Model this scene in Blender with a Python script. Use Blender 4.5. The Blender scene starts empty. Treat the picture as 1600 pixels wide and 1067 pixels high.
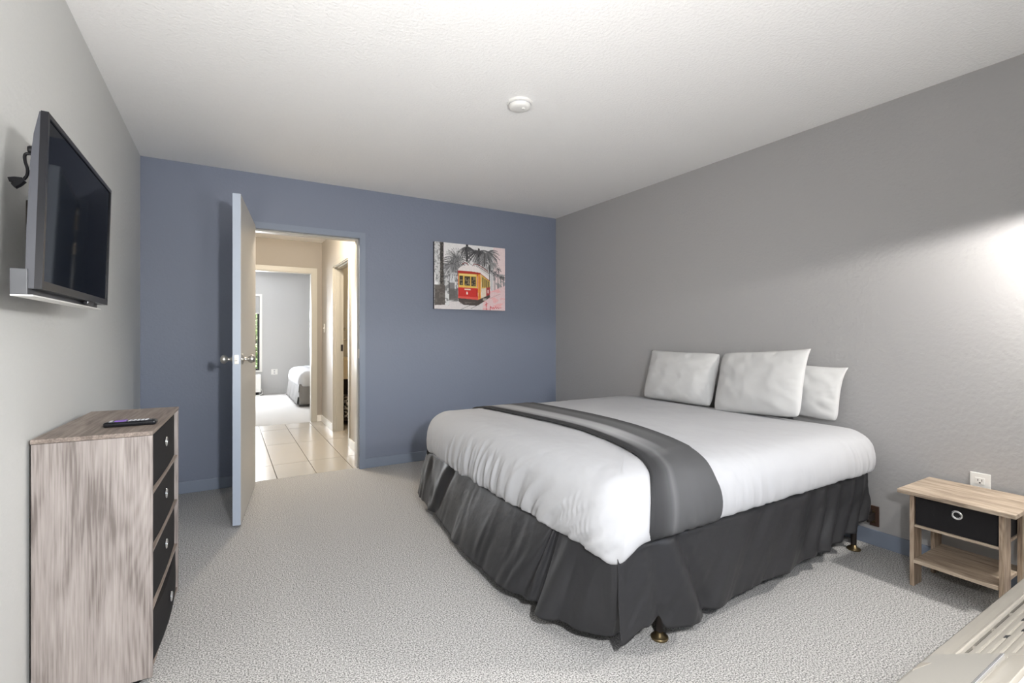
import bpy, bmesh, math, random
import numpy as np
from mathutils import Vector, Matrix, noise

random.seed(4)
S = bpy.context.scene
C = S.collection
R = math.radians

# ---------------------------------------------------------------- camera, world, lights, exposure
H = 2.44            # ceiling height
W = 3.628           # right wall
D = 4.284           # back wall
NEAR = -0.22        # window wall behind the camera

cam = bpy.data.cameras.new('camera')
cam.sensor_width = 36.0
cam.lens = 751.5 / 1600 * 36
cam.shift_y = -10.25 / 1600
cam.clip_start = 0.01
co = bpy.data.objects.new('camera', cam)
co.location = (0.5276, 0.0, 1.1676)
co.rotation_euler = (R(90), 0, R(-30.677))
C.objects.link(co)
S.camera = co

S.view_settings.view_transform = 'Standard'
S.view_settings.look = 'None'
S.view_settings.exposure = 0.2
S.view_settings.gamma = 1.0
S.view_settings.use_curve_mapping = False
S.cycles.use_denoising = True
S.cycles.max_bounces = 10
S.cycles.diffuse_bounces = 6
S.cycles.sample_clamp_indirect = 6.0

world = bpy.data.worlds.new('sky')
S.world = world
world.use_nodes = True
nt = world.node_tree
sky = nt.nodes.new('ShaderNodeTexSky')
sky.sky_type = 'NISHITA'
sky.sun_disc = False
sky.sun_elevation = R(48)
sky.sun_rotation = R(150)
nt.links.new(sky.outputs[0], nt.nodes['Background'].inputs[0])
nt.nodes['Background'].inputs[1].default_value = 0.30


def light(kind, name, loc, energy, color, rot=(0, 0, 0), **kw):
    d = bpy.data.lights.new(name, kind)
    d.energy = energy
    d.color = color
    for k, v in kw.items():
        setattr(d, k, v)
    o = bpy.data.objects.new(name, d)
    o.location = loc
    o.rotation_euler = rot
    C.objects.link(o)
    return o


# daylight entering by the big window behind the camera
light('AREA', 'window_daylight', (1.55, NEAR + 0.05, 1.30), 7, (0.93, 0.965, 1.0), (R(84), 0, R(4)), shape='RECTANGLE', size=2.6, size_y=1.0)
# added fill spot, thrown on the ceiling the way a bounce flash would be
light('SPOT', 'bounce_fill', (1.3, 0.15, 1.25), 72, (1.0, 0.985, 0.975), (R(138), 0, R(-8)), spot_size=R(150), spot_blend=1.0, shadow_soft_size=0.15)
# fill spot added out of view at the left wall to brighten the ceiling
light('SPOT', 'left_ceiling_fill', (0.15, 0.62, 1.25), 62, (1.0, 0.985, 0.975), (R(132), 0, R(-32)), spot_size=R(125), spot_blend=1.0, shadow_soft_size=0.15)
# second flash beside the camera, pointed forwards and down
light('SPOT', 'side_flash', (0.88, -0.15, 1.40), 200, (0.985, 0.99, 1.0), (R(62), 0, R(-8)), spot_size=R(140), spot_blend=1.0, shadow_soft_size=0.05)
# lamp in the corner beside the window, its shade open at the bottom
light('SPOT', 'corner_lamp', (3.34, 0.21, 1.74), 84, (1.0, 0.965, 0.925), (0, 0, 0), spot_size=R(172), spot_blend=0.10, shadow_soft_size=0.06)
# hall ceiling lamp
light('POINT', 'hall_lamp', (1.15, 4.95, 2.30), 74, (1.0, 0.88, 0.72), shadow_soft_size=0.10)
# daylight in the far bedroom and the lamp of the bathroom
light('AREA', 'bedroom_daylight', (0.45, 10.55, 1.25), 165, (0.93, 0.96, 1.0), (R(-90), 0, 0), shape='RECTANGLE', size=1.1, size_y=1.1)
light('POINT', 'bathroom_lamp', (2.5, 6.0, 2.1), 12, (1.0, 0.80, 0.52), shadow_soft_size=0.10)
# sun on the greenery outside
light('SUN', 'sun', (0, 0, 10), 26.0, (1.0, 0.97, 0.90), (R(8), R(-48), 0), angle=R(0.5))

# ---------------------------------------------------------------- materials


def lin(c):
    return tuple(((x / 255) / 12.92 if x <= 10 else (((x / 255) + 0.055) / 1.055) ** 2.4) for x in c)


def mat(name, rgb, rough=0.6, metal=0.0, spec=0.5, bump=None, speck=None, sheen=0.0, coat=0.0):
    """plain surface; bump=(scale, strength, distance), speck=(scale, dark rgb, light rgb, lo, hi)"""
    m = bpy.data.materials.new(name)
    m.use_nodes = True
    n = m.node_tree.nodes
    l = m.node_tree.links
    b = n['Principled BSDF']
    b.inputs['Base Color'].default_value = (*rgb, 1)
    b.inputs['Roughness'].default_value = rough
    b.inputs['Metallic'].default_value = metal
    b.inputs['Specular IOR Level'].default_value = spec
    if sheen:
        b.inputs['Sheen Weight'].default_value = sheen
    if coat:
        b.inputs['Coat Weight'].default_value = coat
    tc = n.new('ShaderNodeTexCoord')
    if speck:
        t = n.new('ShaderNodeTexNoise')
        t.inputs['Scale'].default_value = speck[0]
        t.inputs['Detail'].default_value = 2.0
        r = n.new('ShaderNodeValToRGB')
        r.color_ramp.elements[0].position = speck[3]
        r.color_ramp.elements[0].color = (*speck[1], 1)
        r.color_ramp.elements[1].position = speck[4]
        r.color_ramp.elements[1].color = (*speck[2], 1)
        l.new(tc.outputs['Object'], t.inputs['Vector'])
        l.new(t.outputs[0], r.inputs[0])
        l.new(r.outputs[0], b.inputs['Base Color'])
    if bump:
        t = n.new('ShaderNodeTexNoise')
        t.inputs['Scale'].default_value = bump[0]
        t.inputs['Detail'].default_value = 2.5
        u = n.new('ShaderNodeBump')
        u.inputs['Strength'].default_value = bump[1]
        u.inputs['Distance'].default_value = bump[2]
        l.new(tc.outputs['Object'], t.inputs['Vector'])
        l.new(t.outputs[0], u.inputs['Height'])
        l.new(u.outputs[0], b.inputs['Normal'])
    return m


def wood(name, dark, mid, light_, axis, rough=0.5, s=1.0):
    m = bpy.data.materials.new(name)
    m.use_nodes = True
    n = m.node_tree.nodes
    l = m.node_tree.links
    b = n['Principled BSDF']
    b.inputs['Roughness'].default_value = rough
    tc = n.new('ShaderNodeTexCoord')

    def mapped(k, along):
        mp = n.new('ShaderNodeMapping')
        sc = [k, k, k]
        sc[axis] = along
        mp.inputs['Scale'].default_value = sc
        l.new(tc.outputs['Object'], mp.inputs[0])
        return mp
    big = n.new('ShaderNodeTexNoise')
    big.inputs['Scale'].default_value = 1.0
    big.inputs['Detail'].default_value = 4
    big.inputs['Distortion'].default_value = 0.8
    l.new(mapped(16 * s, 2.2 * s).outputs[0], big.inputs['Vector'])
    # cathedral figure: contour lines of a smooth stretched field
    fig = n.new('ShaderNodeTexNoise')
    fig.inputs['Scale'].default_value = 1.0
    fig.inputs['Detail'].default_value = 1
    l.new(mapped(5 * s, 0.9 * s).outputs[0], fig.inputs['Vector'])
    mul = n.new('ShaderNodeMath')
    mul.operation = 'MULTIPLY'
    mul.inputs[1].default_value = 120.0
    l.new(fig.outputs[0], mul.inputs[0])
    sn = n.new('ShaderNodeMath')
    sn.operation = 'SINE'
    l.new(mul.outputs[0], sn.inputs[0])
    fine = n.new('ShaderNodeTexNoise')
    fine.inputs['Scale'].default_value = 1.0
    fine.inputs['Detail'].default_value = 3
    l.new(mapped(190 * s, 7 * s).outputs[0], fine.inputs['Vector'])
    a1 = n.new('ShaderNodeMath')
    a1.operation = 'MULTIPLY_ADD'
    a1.inputs[1].default_value = 0.032
    l.new(sn.outputs[0], a1.inputs[0])
    bm_ = n.new('ShaderNodeMath')
    bm_.operation = 'MULTIPLY'
    bm_.inputs[1].default_value = 0.62
    l.new(big.outputs[0], bm_.inputs[0])
    l.new(bm_.outputs[0], a1.inputs[2])
    a2 = n.new('ShaderNodeMath')
    a2.operation = 'MULTIPLY_ADD'
    a2.inputs[1].default_value = 0.58
    l.new(fine.outputs[0], a2.inputs[0])
    l.new(a1.outputs[0], a2.inputs[2])
    r = n.new('ShaderNodeValToRGB')
    e = r.color_ramp.elements
    e[0].position = 0.44
    e[0].color = (*dark, 1)
    e[1].position = 0.78
    e[1].color = (*light_, 1)
    x = e.new(0.60)
    x.color = (*mid, 1)
    l.new(a2.outputs[0], r.inputs[0])
    l.new(r.outputs[0], b.inputs['Base Color'])
    u = n.new('ShaderNodeBump')
    u.inputs['Strength'].default_value = 0.15
    u.inputs['Distance'].default_value = 0.001
    l.new(fine.outputs[0], u.inputs['Height'])
    l.new(u.outputs[0], b.inputs['Normal'])
    return m


def glass_mat(name):
    m = bpy.data.materials.new(name)
    m.use_nodes = True
    n = m.node_tree.nodes
    l = m.node_tree.links
    t = n.new('ShaderNodeBsdfTransparent')
    t.inputs[0].default_value = (0.97, 0.98, 0.98, 1)
    g = n.new('ShaderNodeBsdfGlossy')
    g.inputs['Roughness'].default_value = 0.0
    x = n.new('ShaderNodeMixShader')
    f = n.new('ShaderNodeFresnel')
    f.inputs[0].default_value = 1.45
    l.new(f.outputs[0], x.inputs[0])
    l.new(t.outputs[0], x.inputs[1])
    l.new(g.outputs[0], x.inputs[2])
    l.new(x.outputs[0], n['Material Output'].inputs[0])
    return m


def attr_mat(name, rough=0.6):
    m = bpy.data.materials.new(name)
    m.use_nodes = True
    n = m.node_tree.nodes
    a = n.new('ShaderNodeAttribute')
    a.attribute_name = 'print'
    m.node_tree.links.new(a.outputs['Color'], n['Principled BSDF'].inputs['Base Color'])
    n['Principled BSDF'].inputs['Roughness'].default_value = rough
    return m


M = {}
M['blue'] = mat('blue_wall_paint', (0.186, 0.210, 0.274), 0.55, bump=(55, 0.35, 0.004))
M['blue_trim'] = mat('blue_trim_paint', (0.215, 0.250, 0.315), 0.40)
M['door_blue'] = mat('pale_blue_door_paint', (0.40, 0.45, 0.53), 0.38)
M['door_cream'] = mat('greige_door_paint', (0.50, 0.48, 0.44), 0.4)
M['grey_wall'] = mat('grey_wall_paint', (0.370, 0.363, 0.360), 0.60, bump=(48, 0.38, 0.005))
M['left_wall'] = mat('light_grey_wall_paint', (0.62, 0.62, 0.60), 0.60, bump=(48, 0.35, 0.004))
M['ceiling'] = mat('ceiling_stipple', (0.89, 0.88, 0.865), 0.85, bump=(75, 0.6, 0.006))
M['carpet'] = mat('grey_carpet', (0.35, 0.34, 0.33), 0.95, spec=0.1, bump=(260, 0.3, 0.004), speck=(190, (0.15, 0.147, 0.143), (0.62, 0.61, 0.595), 0.36, 0.64))
M['carpet_far'] = mat('pale_carpet', (0.45, 0.44, 0.43), 0.95, spec=0.1, bump=(150, 0.8, 0.006))
M['tile'] = mat('cream_glazed_tile', (0.43, 0.40, 0.355), 0.22, bump=(3, 0.08, 0.01))
M['grout'] = mat('grey_grout', (0.16, 0.14, 0.12), 0.9)
M['hall'] = mat('cream_wall_paint', (0.46, 0.43, 0.385), 0.6, bump=(50, 0.3, 0.004))
M['hall_end'] = mat('dimmed_hall_paint', (0.30, 0.27, 0.235), 0.6)  # hall paint darkened because the end wall lies farther from the lamp
M['hall_trim'] = mat('cream_trim_paint', (0.44, 0.42, 0.37), 0.4)
M['far_wall'] = mat('far_grey_wall_paint', (0.48, 0.48, 0.48), 0.6)
M['white_trim'] = mat('white_trim_paint', (0.78, 0.77, 0.74), 0.35)
M['sheet'] = mat('white_sheet', (0.44, 0.44, 0.45), 0.9, spec=0.1, bump=(9, 0.25, 0.02))
M['pillow'] = mat('white_pillowcase', (0.54, 0.535, 0.527), 0.9, spec=0.1, bump=(14, 0.2, 0.01))
M['skirt'] = mat('black_satin', (0.020, 0.020, 0.022), 0.50, spec=0.45, bump=(22, 0.2, 0.008))
M['grey_skirt'] = mat('grey_skirt', (0.16, 0.155, 0.15), 0.6)
M['black_cloth'] = mat('black_cloth', (0.016, 0.015, 0.016), 0.85, spec=0.2, bump=(500, 0.3, 0.001))
M['black_plastic'] = mat('black_plastic', (0.008, 0.008, 0.010), 0.3, spec=0.3)
M['tv_case'] = mat('charcoal_plastic', (0.034, 0.036, 0.044), 0.4)
M['screen'] = mat('dark_screen', (0.002, 0.003, 0.006), 0.04, spec=0.5)
M['screen'].node_tree.nodes['Principled BSDF'].inputs['IOR'].default_value = 1.09
M['grey_metal'] = mat('grey_metal_case', (0.060, 0.062, 0.068), 0.5)
M['silver'] = mat('brushed_nickel', (0.62, 0.60, 0.56), 0.28, metal=1.0)
M['chrome'] = mat('chrome', (0.8, 0.8, 0.8), 0.15, metal=1.0)
M['bronze'] = mat('bronze_glide', (0.20, 0.15, 0.08), 0.35, metal=0.9)
M['iron'] = mat('dark_iron', (0.035, 0.028, 0.025), 0.5, metal=0.6)
M['rust'] = mat('brown_bracket', (0.06, 0.03, 0.02), 0.6, metal=0.3)
M['white_plastic'] = mat('white_plastic', (0.78, 0.77, 0.74), 0.35)
M['ac'] = mat('ivory_plastic', (0.235, 0.215, 0.182), 0.30)
M['ac_lid'] = mat('ivory_lid_plastic', (0.205, 0.192, 0.168), 0.28)
M['ac_shadow'] = mat('ivory_in_shade', (0.20, 0.18, 0.15), 0.5)  # ivory darkened as painted shade for the lid notch and its gap
M['ac_top'] = mat('sunlit_ac_top', (0.70, 0.70, 0.71), 0.35)  # sunlit glare of the flat deck put into its colour
M['dark'] = mat('dark_cavity', (0.01, 0.01, 0.01), 0.9)
M['oak_z'] = wood('grey_oak_upright', lin((112, 103, 98)), lin((148, 139, 134)), lin((168, 159, 154)), 2)
M['oak_y'] = wood('grey_oak_along', lin((104, 92, 84)), lin((134, 121, 112)), lin((156, 143, 133)), 1)
M['tan_y'] = wood('tan_oak_along', lin((128, 112, 96)), lin((168, 151, 132)), lin((192, 176, 157)), 1, s=1.4)
M['tan_z'] = wood('tan_oak_upright', lin((100, 82, 68)), lin((158, 138, 118)), lin((190, 172, 152)), 2, s=1.6)
M['glass'] = glass_mat('window_glass')
M['window_black'] = mat('black_window_frame', (0.012, 0.012, 0.013), 0.4)
M['blind'] = mat('grey_blind', (0.42, 0.42, 0.42), 0.7)
M['leaf'] = mat('green_leaf', (0.30, 0.40, 0.16), 0.6, speck=(3, (0.24, 0.34, 0.12), (0.50, 0.56, 0.32), 0.35, 0.65))
M['bark'] = mat('bark', (0.10, 0.07, 0.05), 0.9)
M['grass'] = mat('lawn', (0.12, 0.18, 0.06), 0.9)
M['purple'] = mat('purple_button', (0.20, 0.10, 0.42), 0.4)
M['button'] = mat('grey_button', (0.45, 0.45, 0.47), 0.4)
M['throw2'] = mat('grey_throw', (0.36, 0.37, 0.38), 0.8)
M['vanity'] = mat('dark_vanity', (0.035, 0.024, 0.018), 0.5)
M['basin'] = mat('cream_basin', (0.72, 0.66, 0.52), 0.3)
M['bath_wall'] = mat('tan_bath_wall', (0.50, 0.40, 0.24), 0.6)
M['towel'] = mat('patterned_towel', (0.5, 0.48, 0.45), 0.9, speck=(35, (0.05, 0.05, 0.05), (0.7, 0.68, 0.64), 0.42, 0.55))
M['canvas_edge'] = mat('black_canvas_edge', (0.02, 0.02, 0.022), 0.7)
M['print'] = attr_mat('canvas_print')

# runner: woven stripes across its width (u attribute), with a velvet sheen
mr = mat('grey_velvet_runner', (0.15, 0.15, 0.15), 0.75, spec=0.05, bump=(420, 0.4, 0.001))
n_ = mr.node_tree.nodes
l_ = mr.node_tree.links
uv_ = n_.new('ShaderNodeUVMap')
uv_.uv_map = 'UVMap'
sp_ = n_.new('ShaderNodeSeparateXYZ')
l_.new(uv_.outputs[0], sp_.inputs[0])
wob = n_.new('ShaderNodeTexNoise')
wob.inputs['Scale'].default_value = 3.0
wob.inputs['Detail'].default_value = 4
mpw = n_.new('ShaderNodeMapping')
mpw.inputs['Scale'].default_value = (4.0, 0.9, 1)
l_.new(uv_.outputs[0], mpw.inputs[0])
l_.new(mpw.outputs[0], wob.inputs['Vector'])
mw = n_.new('ShaderNodeMath')
mw.operation = 'MULTIPLY_ADD'
mw.inputs[1].default_value = 0.07
l_.new(wob.outputs[0], mw.inputs[0])
l_.new(sp_.outputs[0], mw.inputs[2])


def ramp(stops):
    r = n_.new('ShaderNodeValToRGB')
    el = r.color_ramp.elements
    for i, (p_, c_) in enumerate(stops):
        x_ = el[i] if i < 2 else el.new(p_)
        x_.position = p_
        x_.color = (*[0.70 * q for q in lin((c_, c_, c_ + 1))], 1)
    l_.new(mw.outputs[0], r.inputs[0])
    return r


ra = ramp([(0.03, 72), (0.15, 74), (0.20, 160), (0.32, 196), (0.50, 186), (0.58, 112), (0.80, 124), (0.92, 98), (1.0, 92)])
rb = ramp([(0.03, 66), (0.18, 74), (0.28, 92), (0.34, 116), (0.40, 98), (0.60, 100), (0.95, 94)])
ms = n_.new('ShaderNodeMapRange')      # the light stripe runs out towards the hanging end
ms.inputs[1].default_value = 0.15
ms.inputs[2].default_value = 0.34
l_.new(sp_.outputs[1], ms.inputs[0])
mx = n_.new('ShaderNodeMix')
mx.data_type = 'RGBA'
l_.new(ms.outputs[0], mx.inputs[0])
l_.new(rb.outputs[0], mx.inputs[6])
l_.new(ra.outputs[0], mx.inputs[7])
l_.new(mx.outputs[2], n_['Principled BSDF'].inputs['Base Color'])
M['runner'] = mr

# ---------------------------------------------------------------- builders


def props(o, label=None, cat=None, group=None, kind=None):
    if label:
        o['label'] = label
    if cat:
        o['category'] = cat
    if group:
        o['group'] = group
    if kind:
        o['kind'] = kind
    return o


def wloc(o):
    v = Vector((0, 0, 0))
    while o is not None:
        v += Vector(o.location)
        o = o.parent
    return v


def obj(name, bm, m, parent=None, smooth=False, base=None, local=False, kind=None, label=None):
    """link a bmesh as ONE object; vertices come in world coordinates unless local"""
    me = bpy.data.meshes.new(name)
    if parent is not None and not local:
        off = wloc(parent)
        for v in bm.verts:
            v.co -= off
    elif base is not None:
        for v in bm.verts:
            v.co -= Vector(base)
    bmesh.ops.recalc_face_normals(bm, faces=bm.faces)
    bm.to_mesh(me)
    bm.free()
    if smooth:
        for p_ in me.polygons:
            p_.use_smooth = True
    me.materials.append(m)
    o = bpy.data.objects.new(name, me)
    C.objects.link(o)
    if parent is not None:
        o.parent = parent
    elif base is not None:
        o.location = base
    if kind:
        o['kind'] = kind
    if label:
        o['label'] = label
    return o


def thing(name, loc, label, cat, group=None, rotz=0.0, kind=None):
    o = bpy.data.objects.new(name, None)
    o.location = loc
    o.rotation_euler = (0, 0, rotz)
    o.empty_display_size = 0.1
    C.objects.link(o)
    return props(o, label, cat, group, kind)


def box(bm, a, b, bevel=0.0, seg=2, mtx=None):
    x0, y0, z0 = a
    x1, y1, z1 = b
    t = bmesh.new()
    bmesh.ops.create_cube(t, size=1.0)
    for v in t.verts:
        v.co = Vector(((x0 + x1) / 2 + v.co.x * (x1 - x0), (y0 + y1) / 2 + v.co.y * (y1 - y0), (z0 + z1) / 2 + v.co.z * (z1 - z0)))
    if bevel:
        bmesh.ops.bevel(t, geom=list(t.edges), offset=bevel, segments=seg, affect='EDGES', profile=0.6)
    if mtx is not None:
        bmesh.ops.transform(t, matrix=mtx, verts=t.verts)
    me = bpy.data.meshes.new('t')
    t.to_mesh(me)
    t.free()
    bm.from_mesh(me)
    bpy.data.meshes.remove(me)
    return bm


def bx(a, b, bevel=0.0, seg=2, mtx=None):
    return box(bmesh.new(), a, b, bevel, seg, mtx)


def lathe(prof, n=24, mtx=None, bm=None):
    """profile of (r, z) revolved about z"""
    bm = bm or bmesh.new()
    rings = []
    for r_, z_ in prof:
        if r_ < 1e-6:
            rings.append([bm.verts.new((0, 0, z_))])
        else:
            rings.append([bm.verts.new((r_ * math.cos(2 * math.pi * i / n), r_ * math.sin(2 * math.pi * i / n), z_)) for i in range(n)])
    new = [v for r_ in rings for v in r_]
    for p_, q in zip(rings, rings[1:]):
        for i in range(n):
            j = (i + 1) % n
            f = [p_[i % len(p_)], p_[j % len(p_)], q[j % len(q)], q[i % len(q)]]
            f = list(dict.fromkeys(f))
            if len(f) > 2:
                bm.faces.new(f)
    if mtx is not None:
        bmesh.ops.transform(bm, matrix=mtx, verts=new)
    return bm


def tube(pts, r_, n=10, bm=None):
    bm = bm or bmesh.new()
    pts = [Vector(p_) for p_ in pts]
    rings = []
    up = Vector((0.13, 0.21, 0.97))
    for i, p_ in enumerate(pts):
        t = (pts[min(i + 1, len(pts) - 1)] - pts[max(i - 1, 0)]).normalized()
        s_ = t.cross(up).normalized()
        if s_.length < 0.1:
            s_ = t.cross(Vector((1, 0, 0))).normalized()
        u = s_.cross(t)
        rings.append([bm.verts.new(p_ + (s_ * math.cos(2 * math.pi * k / n) + u * math.sin(2 * math.pi * k / n)) * r_) for k in range(n)])
    for a_, b_ in zip(rings, rings[1:]):
        for k in range(n):
            bm.faces.new((a_[k], a_[(k + 1) % n], b_[(k + 1) % n], b_[k]))
    bm.faces.new(rings[0])
    bm.faces.new(rings[-1][::-1])
    return bm


def curve_pts(ctrl, n=40):
    """Catmull-Rom through control points"""
    P = [Vector(c) for c in ctrl]
    P = [P[0] * 2 - P[1]] + P + [P[-1] * 2 - P[-2]]
    out = []
    m_ = len(P) - 3
    for k in range(n + 1):
        t = k / n * m_
        i = min(int(t), m_ - 1)
        f = t - i
        a, b, c, d = P[i:i + 4]
        out.append(0.5 * ((2 * b) + (c - a) * f + (2 * a - 5 * b + 4 * c - d) * f * f + (3 * b - a - 3 * c + d) * f ** 3))
    return out


def panel(axis, pos, thick, u0, u1, z0, z1, holes=()):
    """wall slab as one connected mesh with rectangular openings; axis 'x': wall at x=pos..pos+thick running in y; axis 'y' the other way"""
    us = sorted({u0, u1, *[h for q in holes for h in (q[0], q[1]) if u0 < h < u1]})
    zs = sorted({z0, z1, *[h for q in holes for h in (q[2], q[3]) if z0 < h < z1]})

    def solid(i, j):
        if i < 0 or j < 0 or i >= len(us) - 1 or j >= len(zs) - 1:
            return False
        cu, cz = (us[i] + us[i + 1]) / 2, (zs[j] + zs[j + 1]) / 2
        return not any(q[0] < cu < q[1] and q[2] < cz < q[3] for q in holes)
    bm = bmesh.new()
    V = {}

    def v(i, j, k):
        if (i, j, k) not in V:
            d_ = pos + (thick if k else 0)
            V[i, j, k] = bm.verts.new((d_, us[i], zs[j]) if axis == 'x' else (us[i], d_, zs[j]))
        return V[i, j, k]
    for i in range(len(us) - 1):
        for j in range(len(zs) - 1):
            if not solid(i, j):
                continue
            for k in (0, 1):
                bm.faces.new((v(i, j, k), v(i + 1, j, k), v(i + 1, j + 1, k), v(i, j + 1, k)))
            for di, dj, e in ((-1, 0, ((i, j), (i, j + 1))), (1, 0, ((i + 1, j), (i + 1, j + 1))), (0, -1, ((i, j), (i + 1, j))), (0, 1, ((i, j + 1), (i + 1, j + 1)))):
                if not solid(i + di, j + dj):
                    (a, b), (c, d_) = e
                    bm.faces.new((v(a, b, 0), v(c, d_, 0), v(c, d_, 1), v(a, b, 1)))
    return bm


def prism(poly, axis, a, b):
    """polygon (two coordinates) extruded along axis from a to b"""
    bm = bmesh.new()

    def p3(q, t):
        c = list(q)
        c.insert(axis, t)
        return c
    A = [bm.verts.new(p3(q, a)) for q in poly]
    B = [bm.verts.new(p3(q, b)) for q in poly]
    n = len(poly)
    bm.faces.new(A)
    bm.faces.new(B[::-1])
    for i in range(n):
        bm.faces.new((A[i], A[(i + 1) % n], B[(i + 1) % n], B[i]))
    return bm


def smoothstep(a, b, x):
    t = min(max((x - a) / (b - a), 0.0), 1.0)
    return t * t * (3 - 2 * t)


def nz(x, y=0.0, z=0.0):
    return noise.noise(Vector((x, y, z)))


def interp(x, pts):
    if x <= pts[0][0]:
        return pts[0][1]
    for (a, b), (c, d_) in zip(pts, pts[1:]):
        if x <= c:
            t = (x - a) / (c - a)
            t = t * t * (3 - 2 * t)
            return b + (d_ - b) * t
    return pts[-1][1]


def arch(points, width_, depth_axis, d0, d1):
    """frame running along an upside-down U (list of (u, z) on the outer line, inner offset = width_)"""
    (u0, z0), (u1, z1) = points
    poly = [(u0, z0), (u0, z1), (u1, z1), (u1, z0), (u1 - width_, z0), (u1 - width_, z1 - width_), (u0 + width_, z1 - width_), (u0 + width_, z0)]
    return prism(poly, depth_axis, d0, d1)


# ---------------------------------------------------------------- the room shell
HY0 = D + 0.126       # hall side of the back wall
HX0, HX1 = 0.40, 1.64
BY0, BY1 = 6.93, 10.69
DX0, DX1, DZ = 0.668, 1.525, 2.012     # doorway

o = obj('floor', bx((-0.1, NEAR, -0.06), (W + 0.1, 4.333, 0.0)), M['carpet'])
props(o, 'speckled grey carpet covering the bedroom floor', 'floor', kind='structure')
o = obj('ceiling', bx((-0.1, NEAR, H), (W + 0.1, D + 0.02, H + 0.08)), M['ceiling'])
props(o, 'white stippled bedroom ceiling', 'ceiling', kind='structure')
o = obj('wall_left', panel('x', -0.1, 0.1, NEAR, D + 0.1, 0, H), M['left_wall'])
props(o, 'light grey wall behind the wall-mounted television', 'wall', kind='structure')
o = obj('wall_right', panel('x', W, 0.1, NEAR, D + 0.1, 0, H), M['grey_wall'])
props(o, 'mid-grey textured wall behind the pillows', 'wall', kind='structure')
o = obj('wall_back', panel('y', D, 0.12, 0, W, 0, H, [(DX0, DX1, -1, DZ)]), M['blue'])
props(o, 'slate-blue wall holding the doorway and the streetcar picture', 'wall', kind='structure')
o = obj('wall_near', panel('y', NEAR - 0.15, 0.15, -0.1, W + 0.1, 0, H, [(0.45, 3.05, 0.85, 2.05)]), M['left_wall'])
props(o, 'window wall behind the air conditioner', 'wall', kind='structure')

w2 = thing('window_2', (1.75, NEAR - 0.1, 0.85), 'wide window above the air conditioner', 'window', kind='structure')
fr = bmesh.new()
fr = panel('y', NEAR - 0.11, 0.05, 0.45, 3.05, 0.85, 2.05, [(0.51, 1.72, 0.91, 1.99), (1.78, 2.99, 0.91, 1.99)])
obj('window_frame', fr, M['window_black'], w2)
for xa, xb in ((0.51, 1.72), (1.78, 2.99)):
    obj('pane', bx((xa - 0.01, NEAR - 0.09, 0.90), (xb + 0.01, NEAR - 0.084, 2.0)), M['glass'], w2)

# baseboards
o = obj('baseboard_back', bx((1.571, D - 0.013, 0.0), (W, D, 0.085), 0.003), M['blue_trim'])
props(o, 'blue baseboard between the doorway and the bed', 'baseboard', kind='structure')
o = obj('baseboard_left', bx((0.0, D - 0.013, 0.0), (DX0 - 0.046, D, 0.085), 0.003), M['blue_trim'])
props(o, 'blue baseboard between the dresser and the open door', 'baseboard', kind='structure')
o = obj('baseboard_right', bx((W - 0.013, NEAR, 0.0), (W, D - 0.013, 0.085), 0.003), M['blue_trim'])
props(o, 'blue baseboard behind the nightstand and the bed', 'baseboard', kind='structure')
o = obj('baseboard_near', bx((0.0, 0.45, 0.0), (0.012, D - 0.013, 0.085), 0.003), M['white_trim'])
props(o, 'pale baseboard under the television wall', 'baseboard', kind='structure')

# steel door frame: blue on the bedroom side, cream stop on the hall side
t = thing('trim_1', ((DX0 + DX1) / 2, D, 0), 'blue-painted frame round the open doorway', 'door frame', kind='structure')
obj('casing', arch([(DX0 - 0.046, 0.0), (DX1 + 0.046, DZ + 0.046)], 0.046, 1, D - 0.012, D + 0.001), M['blue_trim'], t)
obj('jamb', arch([(DX0 - 0.001, 0.0), (DX1 + 0.001, DZ + 0.001)], 0.004, 1, D - 0.008, D + 0.045), M['blue_trim'], t)
obj('door_stop', arch([(DX0 - 0.001, 0.0), (DX1 + 0.001, DZ + 0.001)], 0.016, 1, D + 0.045, HY0), M['hall_trim'], t, label='cream door stop on the hall side')
obj('hall_casing', arch([(DX0 - 0.046, 0.0), (DX1 + 0.046, DZ + 0.046)], 0.05, 1, HY0 - 0.006, HY0 + 0.010), M['hall_trim'], t)
obj('strike_plate', bx((DX1 - 0.0045, D + 0.006, 0.965), (DX1 - 0.002, D + 0.034, 1.045), 0.001), M['silver'], t, label='small metal strike plate')

# open door, swung into the room
HG = Vector((0.700, D - 0.014, 0.0))
EN = Vector((0.579, 3.352, 0.0))
ax = (EN - HG)
LEN = ax.length
ang = math.atan2(ax.y, ax.x)
dr = thing('door_1', (HG.x, HG.y, 0), 'pale blue slab door standing open beside the doorway', 'door', kind='structure', rotz=ang)
# local x runs along the door; the hall-side face looks to +x of the room = local +y
obj('door_leaf', bx((0.0, -0.022, 0.014), (LEN, 0.022, 2.024), 0.002), M['door_blue'], dr, local=True)
obj('hall_side_face', bx((0.0015, 0.0215, 0.0155), (LEN - 0.0015, 0.0228, 2.0225), 0.0004, 1), M['door_cream'], dr, local=True, label='greige hall-side face')
KZ = 1.018
KX = LEN - 0.065
knobp = [(0.0, 0.0), (0.033, 0.0), (0.034, 0.004), (0.026, 0.008), (0.012, 0.012), (0.010, 0.030), (0.016, 0.035), (0.025, 0.044), (0.027, 0.054), (0.024, 0.064), (0.014, 0.071), (0.0, 0.073)]
for sgn in (1, -1):
    mt = Matrix.Translation((KX, 0.022 * sgn, KZ)) @ Matrix.Rotation(R(-90 * sgn), 4, 'X')
    obj('knob', lathe(knobp, 24, mt), M['silver'], dr, smooth=True, local=True)
obj('latch_plate', bx((LEN - 0.001, -0.012, KZ - 0.028), (LEN + 0.0015, 0.012, KZ + 0.028), 0.001), M['silver'], dr, local=True, label='metal latch plate in the door edge')
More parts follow.
